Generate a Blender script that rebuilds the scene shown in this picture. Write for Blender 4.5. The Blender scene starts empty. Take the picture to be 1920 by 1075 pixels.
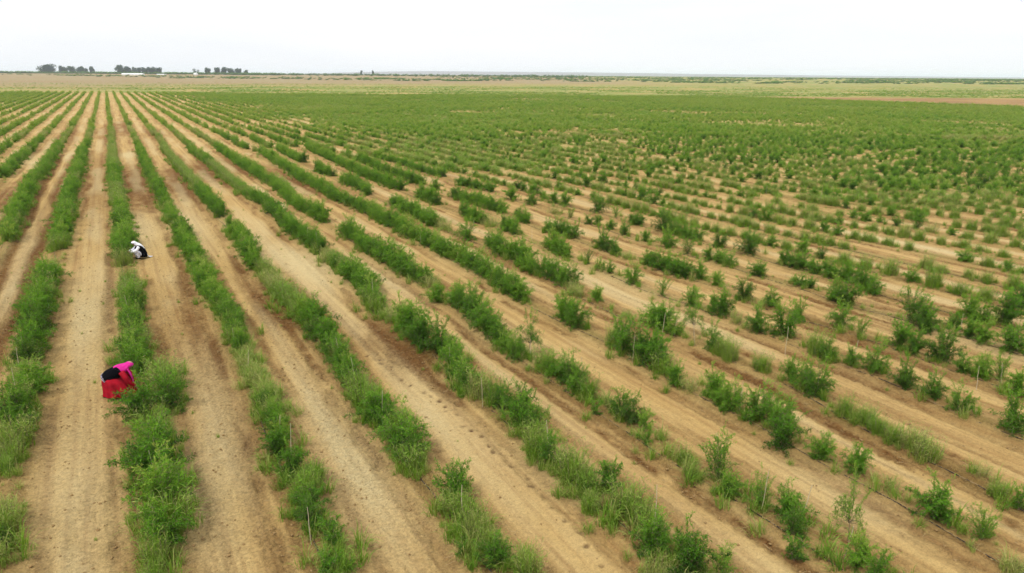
import bpy, math, random
import numpy as np
from mathutils import Matrix, Vector

# ------------------------------------------------------------------ camera, world, sun, exposure
scene = bpy.context.scene
cam_d = bpy.data.cameras.new('camera'); cam = bpy.data.objects.new('camera', cam_d)
scene.collection.objects.link(cam); scene.camera = cam
cam_d.lens = 24.0; cam_d.sensor_width = 36.0; cam_d.clip_start = 0.1; cam_d.clip_end = 60000.0
RIGHT = Vector((0.86865708, -0.49537373, 0.0063044)); UP = Vector((0.14133346, 0.25999027, 0.95521197)); BACK = Vector((-0.474826, -0.82886062, 0.29585527))
M = Matrix((RIGHT, UP, BACK)).transposed().to_4x4(); M.translation = (0, 0, 9.0)
cam.matrix_world = M
FWD = np.array([0.4971, 0.8677]); SIDE = np.array([0.8677, -0.4971])      # ground directions: away from the drone, to its right

world = bpy.data.worlds.new('World'); scene.world = world; world.use_nodes = True
wt = world.node_tree; wt.nodes.clear()
wo = wt.nodes.new('ShaderNodeOutputWorld'); wb = wt.nodes.new('ShaderNodeBackground'); wb.inputs['Strength'].default_value = 0.1
sky = wt.nodes.new('ShaderNodeTexSky'); sky.sky_type = 'NISHITA'; sky.sun_disc = False
SUN_EL, SUN_AZ = math.radians(58), math.radians(250)
sky.sun_elevation = SUN_EL; sky.sun_rotation = SUN_AZ; sky.dust_density = 4.0; sky.air_density = 1.0
cl_n = wt.nodes.new('ShaderNodeTexNoise'); cl_n.inputs['Scale'].default_value = 2.2; cl_n.inputs['Detail'].default_value = 5.0
cl_c = wt.nodes.new('ShaderNodeTexCoord'); cl_m = wt.nodes.new('ShaderNodeMapping'); cl_m.inputs['Scale'].default_value = (1, 1, 7)
cl_r = wt.nodes.new('ShaderNodeValToRGB')
cl_r.color_ramp.elements[0].position = 0.30; cl_r.color_ramp.elements[0].color = (0.88, 0.905, 0.94, 1)
cl_r.color_ramp.elements[1].position = 0.70; cl_r.color_ramp.elements[1].color = (0.99, 0.99, 0.995, 1)
cl_x = wt.nodes.new('ShaderNodeVectorMath'); cl_x.operation = 'SCALE'; cl_x.inputs['Scale'].default_value = 1.0
wm = wt.nodes.new('ShaderNodeMix'); wm.data_type = 'RGBA'; wm.inputs['Factor'].default_value = 0.93    # cloud cover over the blue
L = wt.links.new
L(cl_c.outputs['Generated'], cl_m.inputs['Vector']); L(cl_m.outputs['Vector'], cl_n.inputs['Vector']); L(cl_n.outputs['Fac'], cl_r.inputs['Fac'])
# an even overcast layer: a little brighter overhead than at the horizon
sx = wt.nodes.new('ShaderNodeSeparateXYZ'); mg = wt.nodes.new('ShaderNodeMath'); mg.operation = 'MULTIPLY_ADD'; mg.inputs[1].default_value = 3.5; mg.inputs[2].default_value = 6.5; mc = wt.nodes.new('ShaderNodeClamp'); mc.inputs['Min'].default_value = 6.5; mc.inputs['Max'].default_value = 30
L(cl_c.outputs['Generated'], sx.inputs[0]); L(sx.outputs['Z'], mg.inputs[0]); L(mg.outputs[0], mc.inputs['Value']); L(mc.outputs[0], cl_x.inputs['Scale'])
L(cl_r.outputs['Color'], cl_x.inputs[0]); L(sky.outputs['Color'], wm.inputs['A']); L(cl_x.outputs[0], wm.inputs['B'])
L(wm.outputs['Result'], wb.inputs['Color']); L(wb.outputs['Background'], wo.inputs['Surface'])

sun_d = bpy.data.lights.new('sun', 'SUN'); sun = bpy.data.objects.new('sun', sun_d); scene.collection.objects.link(sun)
sun_d.energy = 1.5; sun_d.angle = math.radians(10); sun_d.color = (1.0, 0.96, 0.90)
sd = Vector((math.sin(SUN_AZ) * math.cos(SUN_EL), math.cos(SUN_AZ) * math.cos(SUN_EL), math.sin(SUN_EL)))
sun.rotation_euler = (-sd).to_track_quat('-Z', 'Y').to_euler()

vs = scene.view_settings; vs.view_transform = 'Standard'; vs.look = 'None'; vs.exposure = 0.78; vs.gamma = 1.0; vs.use_curve_mapping = False
scene.render.engine = 'CYCLES'
scene.cycles.max_bounces = 6; scene.cycles.diffuse_bounces = 3; scene.cycles.transmission_bounces = 3; scene.cycles.volume_bounces = 2
scene.cycles.use_denoising = True; scene.cycles.denoiser = 'OPENIMAGEDENOISE'; scene.cycles.denoising_input_passes = 'RGB_ALBEDO_NORMAL'; scene.cycles.denoising_prefilter = 'FAST'

rng = np.random.default_rng(7); random.seed(7)
COL = scene.collection
# ------------------------------------------------------------------ helpers
def vnoise(x, y, seed=0):
    xi = np.floor(x).astype(np.int64); yi = np.floor(y).astype(np.int64); xf = x - xi; yf = y - yi
    def hsh(a, b):
        n = (a * 374761393 + b * 668265263 + seed * 974634777) & 0xFFFFFFFF
        n = ((n ^ (n >> 13)) * 1274126177) & 0xFFFFFFFF
        return ((n ^ (n >> 16)) & 0xFFFF) / 65535.0
    u = xf * xf * (3 - 2 * xf); v = yf * yf * (3 - 2 * yf)
    a = hsh(xi, yi); b = hsh(xi + 1, yi); c = hsh(xi, yi + 1); d = hsh(xi + 1, yi + 1)
    return a + (b - a) * u + (c - a) * v + (a - b - c + d) * u * v
def fbm(x, y, seed=0, octv=3):
    s = 0; a = 0.5; t = 0
    for i in range(octv):
        s = s + a * vnoise(x, y, seed + i * 17); t += a; a *= 0.5; x = x * 2.03 + 3.1; y = y * 2.03 + 7.7
    return s / t
def smooth(a, b, x):
    t = np.clip((x - a) / (b - a), 0, 1); return t * t * (3 - 2 * t)

def mesh_np(name, verts, quads=None, tris=None, mats=(), face_mat=None, attrs=None, smooth_shade=False):
    me = bpy.data.meshes.new(name)
    verts = np.asarray(verts, np.float32).reshape(-1, 3)
    parts = []; sizes = []
    if quads is not None and len(quads): q = np.asarray(quads, np.int32).reshape(-1, 4); parts.append(q.ravel()); sizes += [np.full(len(q), 4, np.int32)]
    if tris is not None and len(tris): t = np.asarray(tris, np.int32).reshape(-1, 3); parts.append(t.ravel()); sizes += [np.full(len(t), 3, np.int32)]
    loops = np.concatenate(parts); sz = np.concatenate(sizes); st = np.concatenate([[0], np.cumsum(sz)[:-1]]).astype(np.int32)
    me.vertices.add(len(verts)); me.vertices.foreach_set('co', verts.ravel())
    me.loops.add(len(loops)); me.loops.foreach_set('vertex_index', loops)
    me.polygons.add(len(sz)); me.polygons.foreach_set('loop_start', st); me.polygons.foreach_set('loop_total', sz)
    for m in mats: me.materials.append(m)
    if face_mat is not None: me.polygons.foreach_set('material_index', np.asarray(face_mat, np.int32))
    me.polygons.foreach_set('use_smooth', np.full(len(sz), smooth_shade))
    for nm, (typ, arr) in (attrs or {}).items():
        a = me.attributes.new(nm, typ, 'POINT')
        key = {'FLOAT': 'value', 'INT': 'value', 'FLOAT_VECTOR': 'vector', 'FLOAT_COLOR': 'color'}[typ]
        a.data.foreach_set(key, np.asarray(arr, np.int32 if typ == 'INT' else np.float32).ravel())
    me.update(); me.validate(verbose=False)
    return me

class Geo:                       # collects shapes for one mesh
    def __init__(s): s.v = []; s.q = []; s.t = []; s.n = 0; s.a = []
    def add(s, v, q=None, t=None, a=0.0):
        v = np.asarray(v, float).reshape(-1, 3); s.v.append(v)
        if q is not None and len(q): s.q.append(np.asarray(q) + s.n)
        if t is not None and len(t): s.t.append(np.asarray(t) + s.n)
        s.a.append(np.broadcast_to(np.asarray(a, float), (len(v),)).copy()); s.n += len(v)
    def arrays(s):
        return (np.concatenate(s.v), np.concatenate(s.q) if s.q else np.zeros((0, 4), int), np.concatenate(s.t) if s.t else np.zeros((0, 3), int), np.concatenate(s.a))
    def mesh(s, name, mats, smooth_shade=False):
        v, q, t, a = s.arrays(); return mesh_np(name, v, q, t, mats, None, {'lv': ('FLOAT', a)}, smooth_shade)
    def box(s, c, d):
        x, y, z = np.asarray(d) / 2; v = np.array([(i, j, k) for k in (-z, z) for j in (-y, y) for i in (-x, x)]) + np.asarray(c)
        s.add(v, [(0, 2, 3, 1), (4, 5, 7, 6), (0, 1, 5, 4), (2, 6, 7, 3), (0, 4, 6, 2), (1, 3, 7, 5)])
    def tube(s, pts, rad, n=5, cap=True, ell=None):
        pts = np.asarray(pts, float); k = len(pts); rad = np.broadcast_to(np.asarray(rad, float), (k,))
        tan = np.gradient(pts, axis=0); tan /= np.linalg.norm(tan, axis=1)[:, None] + 1e-9
        ref = np.array([0, 1.0, 0]) if abs(tan[0][1]) < 0.9 else np.array([1.0, 0, 0])
        V = []
        for i in range(k):
            b1 = ref - tan[i] * (ref @ tan[i]); b1 /= np.linalg.norm(b1) + 1e-9; ref = b1; b2 = np.cross(tan[i], b1)
            th = np.arange(n) * 2 * math.pi / n; e = ell[i] if ell is not None else 1.0
            V.append(pts[i] + rad[i] * (np.cos(th)[:, None] * b1 * e + np.sin(th)[:, None] * b2))
        V = np.concatenate(V); I = np.arange(n); J = (I + 1) % n
        Q = np.concatenate([np.stack([r * n + I, r * n + J, (r + 1) * n + J, (r + 1) * n + I], 1) for r in range(k - 1)])
        T = []
        if cap:
            V = np.concatenate([V, pts[:1], pts[-1:]]); c0 = k * n; c1 = c0 + 1
            T = np.concatenate([np.stack([np.full(n, c0), J, I], 1), np.stack([np.full(n, c1), (k - 1) * n + I, (k - 1) * n + J], 1)])
        s.add(V, Q, T)
    def ball(s, c, r, nu=14, nv=9):
        u = np.arange(nu) * 2 * math.pi / nu; v = np.linspace(0, math.pi, nv); r = np.broadcast_to(np.asarray(r, float), (3,))
        V = np.array([(math.sin(b) * math.cos(a), math.sin(b) * math.sin(a), math.cos(b)) for b in v for a in u]) * r + np.asarray(c)
        I = np.arange(nu); J = (I + 1) % nu
        Q = np.concatenate([np.stack([k * nu + I, (k + 1) * nu + I, (k + 1) * nu + J, k * nu + J], 1) for k in range(nv - 1)])
        s.add(V, Q)

def link(name, me, parent=None, loc=None, rot=None, scl=None):
    o = bpy.data.objects.new(name, me); COL.objects.link(o)
    if parent is not None: o.parent = parent
    if loc is not None: o.location = loc
    if rot is not None: o.rotation_euler = rot
    if scl is not None: o.scale = scl
    return o
def tag(o, label=None, cat=None, group=None, kind=None):
    if label: o['label'] = label
    if cat: o['category'] = cat
    if group: o['group'] = group
    if kind: o['kind'] = kind
    return o

# ------------------------------------------------------------------ materials
def new_mat(name):
    m = bpy.data.materials.new(name); m.use_nodes = True; nt = m.node_tree; nt.nodes.clear()
    return m, nt, nt.nodes.new, nt.links.new
def mixc(nt, f, a, b, blend='MIX'):
    n = nt.nodes.new('ShaderNodeMix'); n.data_type = 'RGBA'; n.blend_type = blend
    for s, v in (('Factor', f), ('A', a), ('B', b)):
        if isinstance(v, bpy.types.NodeSocket): nt.links.new(v, n.inputs[s])
        elif s == 'Factor': n.inputs[s].default_value = v
        else: n.inputs[s].default_value = (*v, 1)
    return n.outputs['Result']
def mathn(nt, op, a, b=None, clamp=False):
    n = nt.nodes.new('ShaderNodeMath'); n.operation = op; n.use_clamp = clamp
    for i, v in enumerate((a, b)):
        if v is None: continue
        if isinstance(v, bpy.types.NodeSocket): nt.links.new(v, n.inputs[i])
        else: n.inputs[i].default_value = v
    return n.outputs[0]
def noise(nt, vec, scale, detail=3, rough=0.55, dist=0.0):
    n = nt.nodes.new('ShaderNodeTexNoise'); n.inputs['Scale'].default_value = scale; n.inputs['Detail'].default_value = detail; n.inputs['Roughness'].default_value = rough; n.inputs['Distortion'].default_value = dist
    if vec is not None: nt.links.new(vec, n.inputs['Vector'])
    return n.outputs['Fac']
def ramp(nt, f, stops):
    n = nt.nodes.new('ShaderNodeValToRGB'); e = n.color_ramp.elements
    while len(e) < len(stops): e.new(0.5)
    for i, (p, c) in enumerate(stops): e[i].position = p; e[i].color = (*c, 1) if not np.isscalar(c) else (c, c, c, 1)
    nt.links.new(f, n.inputs['Fac']); return n.outputs['Color']

def leaf_mat(name, dark, mid, bright, yellow, transl=0.28):
    m, nt, N, L = new_mat(name)
    out = N('ShaderNodeOutputMaterial')
    at = N('ShaderNodeAttribute'); at.attribute_type = 'INSTANCER'; at.attribute_name = 'tint'
    lv = N('ShaderNodeAttribute'); lv.attribute_type = 'GEOMETRY'; lv.attribute_name = 'lv'
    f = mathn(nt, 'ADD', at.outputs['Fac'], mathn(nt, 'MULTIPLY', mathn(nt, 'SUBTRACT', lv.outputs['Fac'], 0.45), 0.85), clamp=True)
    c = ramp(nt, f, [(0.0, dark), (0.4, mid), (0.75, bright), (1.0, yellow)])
    d = N('ShaderNodeBsdfPrincipled'); d.inputs['Roughness'].default_value = 0.55; d.inputs['Specular IOR Level'].default_value = 0.22; L(c, d.inputs['Base Color'])
    t = N('ShaderNodeBsdfTranslucent'); L(mixc(nt, 0.35, c, (0.24, 0.34, 0.01)), t.inputs['Color'])
    mx = N('ShaderNodeMixShader'); mx.inputs[0].default_value = transl; L(d.outputs[0], mx.inputs[1]); L(t.outputs[0], mx.inputs[2]); L(mx.outputs[0], out.inputs['Surface'])
    return m
def flat_mat(name, col, rough=0.8, var=0.25, scale=8.0, spec=0.2, col2=None, thr=None, bump=0.0):
    m, nt, N, L = new_mat(name); out = N('ShaderNodeOutputMaterial'); p = N('ShaderNodeBsdfPrincipled'); tc = N('ShaderNodeTexCoord')
    n = noise(nt, tc.outputs['Object'], scale, 4, 0.6)
    c2 = col2 if col2 is not None else tuple(x * (1 - var) for x in col)
    fac = ramp(nt, n, [(thr - 0.02, 0.0), (thr + 0.02, 1.0)]) if thr else ramp(nt, n, [(0.3, 0.0), (0.7, 1.0)])
    L(mixc(nt, fac, col, c2), p.inputs['Base Color']); p.inputs['Roughness'].default_value = rough; p.inputs['Specular IOR Level'].default_value = spec
    if bump:
        b = N('ShaderNodeBump'); b.inputs['Strength'].default_value = bump; b.inputs['Distance'].default_value = 0.02; L(n, b.inputs['Height']); L(b.outputs[0], p.inputs['Normal'])
    L(p.outputs[0], out.inputs['Surface']); return m

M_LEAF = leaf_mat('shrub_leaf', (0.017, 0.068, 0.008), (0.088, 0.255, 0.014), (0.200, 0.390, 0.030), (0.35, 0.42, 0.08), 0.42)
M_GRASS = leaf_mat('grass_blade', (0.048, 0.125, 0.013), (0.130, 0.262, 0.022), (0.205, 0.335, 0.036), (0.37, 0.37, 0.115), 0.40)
M_TREE = leaf_mat('tree_leaf', (0.010, 0.032, 0.024), (0.020, 0.055, 0.030), (0.035, 0.085, 0.035), (0.06, 0.11, 0.05), 0.15)
M_STEM = flat_mat('bark_stem', (0.22, 0.17, 0.10), 0.85, 0.4, 20)
M_STAKE = flat_mat('bleached_stick', (0.52, 0.44, 0.30), 0.8, 0.35, 9)
M_HOSE = flat_mat('black_hose', (0.035, 0.030, 0.025), 0.7, 0.3, 5, 0.2, (0.22, 0.15, 0.07), 0.52)
M_CLOD = flat_mat('soil_clod', (0.33, 0.215, 0.095), 0.95, 0.45, 3, 0.05)
M_STRAW = flat_mat('dry_straw', (0.46, 0.34, 0.17), 0.9, 0.4, 3, 0.1)

def soil_mat():
    m, nt, N, L = new_mat('sandy_soil'); out = N('ShaderNodeOutputMaterial'); p = N('ShaderNodeBsdfPrincipled')
    tc = N('ShaderNodeTexCoord'); pos = tc.outputs['Object']
    z = N('ShaderNodeAttribute'); z.attribute_name = 'zone'; sep = N('ShaderNodeSeparateColor'); L(z.outputs['Color'], sep.inputs[0])
    w = N('ShaderNodeAttribute'); w.attribute_name = 'fine'; sep2 = N('ShaderNodeSeparateColor'); L(w.outputs['Color'], sep2.inputs[0])
    brown, green, dry, red = sep.outputs[0], sep.outputs[1], sep.outputs[2], z.outputs['Alpha']
    def stretched(sx, sy):
        mp = N('ShaderNodeMapping'); mp.inputs['Scale'].default_value = (sx, sy, 1.0); L(pos, mp.inputs['Vector']); return mp.outputs['Vector']
    n1 = noise(nt, stretched(1.0, 0.35), 0.9, 4, 0.6); n2 = noise(nt, pos, 5.0, 5, 0.65); n3 = noise(nt, pos, 30.0, 4, 0.7); n4 = noise(nt, stretched(1.0, 0.30), 9.0, 4, 0.65)
    n5 = noise(nt, pos, 13.0, 5, 0.7, 0.4); n6 = noise(nt, stretched(4.2, 0.09), 1.0, 4, 0.6)            # n6: wheel and harrow streaks along the rows
    rough = sep2.outputs[2]
    sand = mixc(nt, ramp(nt, n1, [(0.30, 0.0), (0.70, 1.0)]), (0.450, 0.314, 0.130), (0.398, 0.260, 0.096))
    sand = mixc(nt, ramp(nt, n4, [(0.45, 0.0), (0.75, 0.5)]), sand, (0.325, 0.208, 0.082))
    sand = mixc(nt, ramp(nt, n6, [(0.46, 0.0), (0.66, 0.75)]), sand, (0.275, 0.160, 0.060))
    bm = mathn(nt, 'MULTIPLY', brown, mathn(nt, 'ADD', 0.35, mathn(nt, 'MULTIPLY', n2, 1.2)), True)
    c = mixc(nt, bm, sand, (0.195, 0.094, 0.032))
    c = mixc(nt, mathn(nt, 'MULTIPLY', sep2.outputs[0], mathn(nt, 'ADD', 0.3, mathn(nt, 'MULTIPLY', n2, 1.1)), True), c, (0.465, 0.368, 0.190))        # wind-blown pale sand
    c = mixc(nt, mathn(nt, 'MULTIPLY', sep2.outputs[1], 1.0, True), c, (0.07, 0.036, 0.018))          # shade inside footprints and scuffs, painted into the soil colour
    nf = noise(nt, pos, 0.5, 6, 0.7); nb = noise(nt, pos, 0.035, 6, 0.65); nb2 = noise(nt, stretched(1, 1), 0.008, 6, 0.6)
    green2 = mathn(nt, 'MULTIPLY', green, ramp(nt, nb, [(0.36, 0.15), (0.58, 1.3)]), True)
    gm = mathn(nt, 'MULTIPLY', green2, ramp(nt, nf, [(0.33, 0.45), (0.62, 1.0)]), True)
    c = mixc(nt, mathn(nt, 'MULTIPLY', dry, ramp(nt, nf, [(0.3, 0.65), (0.65, 1.0)]), True), c, mixc(nt, ramp(nt, nb2, [(0.35, 0.0), (0.65, 1.0)]), (0.205, 0.185, 0.100), (0.205, 0.150, 0.086)))
    c = mixc(nt, gm, c, mixc(nt, ramp(nt, nb2, [(0.35, 0.0), (0.65, 1.0)]), (0.110, 0.190, 0.030), (0.180, 0.235, 0.058)))
    c = mixc(nt, mathn(nt, 'MULTIPLY', red, ramp(nt, nb, [(0.3, 0.45), (0.6, 1.0)]), True), c, (0.165, 0.088, 0.044))
    c = mixc(nt, 1.0, c, ramp(nt, n3, [(0.25, 0.74), (0.5, 1.0), (0.78, 1.14)]), 'MULTIPLY')
    c = mixc(nt, mathn(nt, 'ADD', 0.30, mathn(nt, 'MULTIPLY', rough, 0.9), True), c, mixc(nt, 1.0, c, ramp(nt, n5, [(0.36, 0.64), (0.50, 1.0), (0.66, 1.18)]), 'MULTIPLY'))      # soil crumbs: their light tops and dark shadows painted into the colour
    L(c, p.inputs['Base Color']); p.inputs['Roughness'].default_value = 0.95; p.inputs['Specular IOR Level'].default_value = 0.05
    hh = mathn(nt, 'ADD', mathn(nt, 'MULTIPLY', n3, mathn(nt, 'ADD', 0.45, brown)), mathn(nt, 'ADD', mathn(nt, 'MULTIPLY', n2, 0.7), mathn(nt, 'MULTIPLY', n5, mathn(nt, 'ADD', 0.4, mathn(nt, 'MULTIPLY', rough, 2.0)))))
    b = N('ShaderNodeBump'); b.inputs['Strength'].default_value = 1.0; b.inputs['Distance'].default_value = 0.06; L(hh, b.inputs['Height']); L(b.outputs[0], p.inputs['Normal'])
    L(p.outputs[0], out.inputs['Surface']); return m
M_SOIL = soil_mat()
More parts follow.
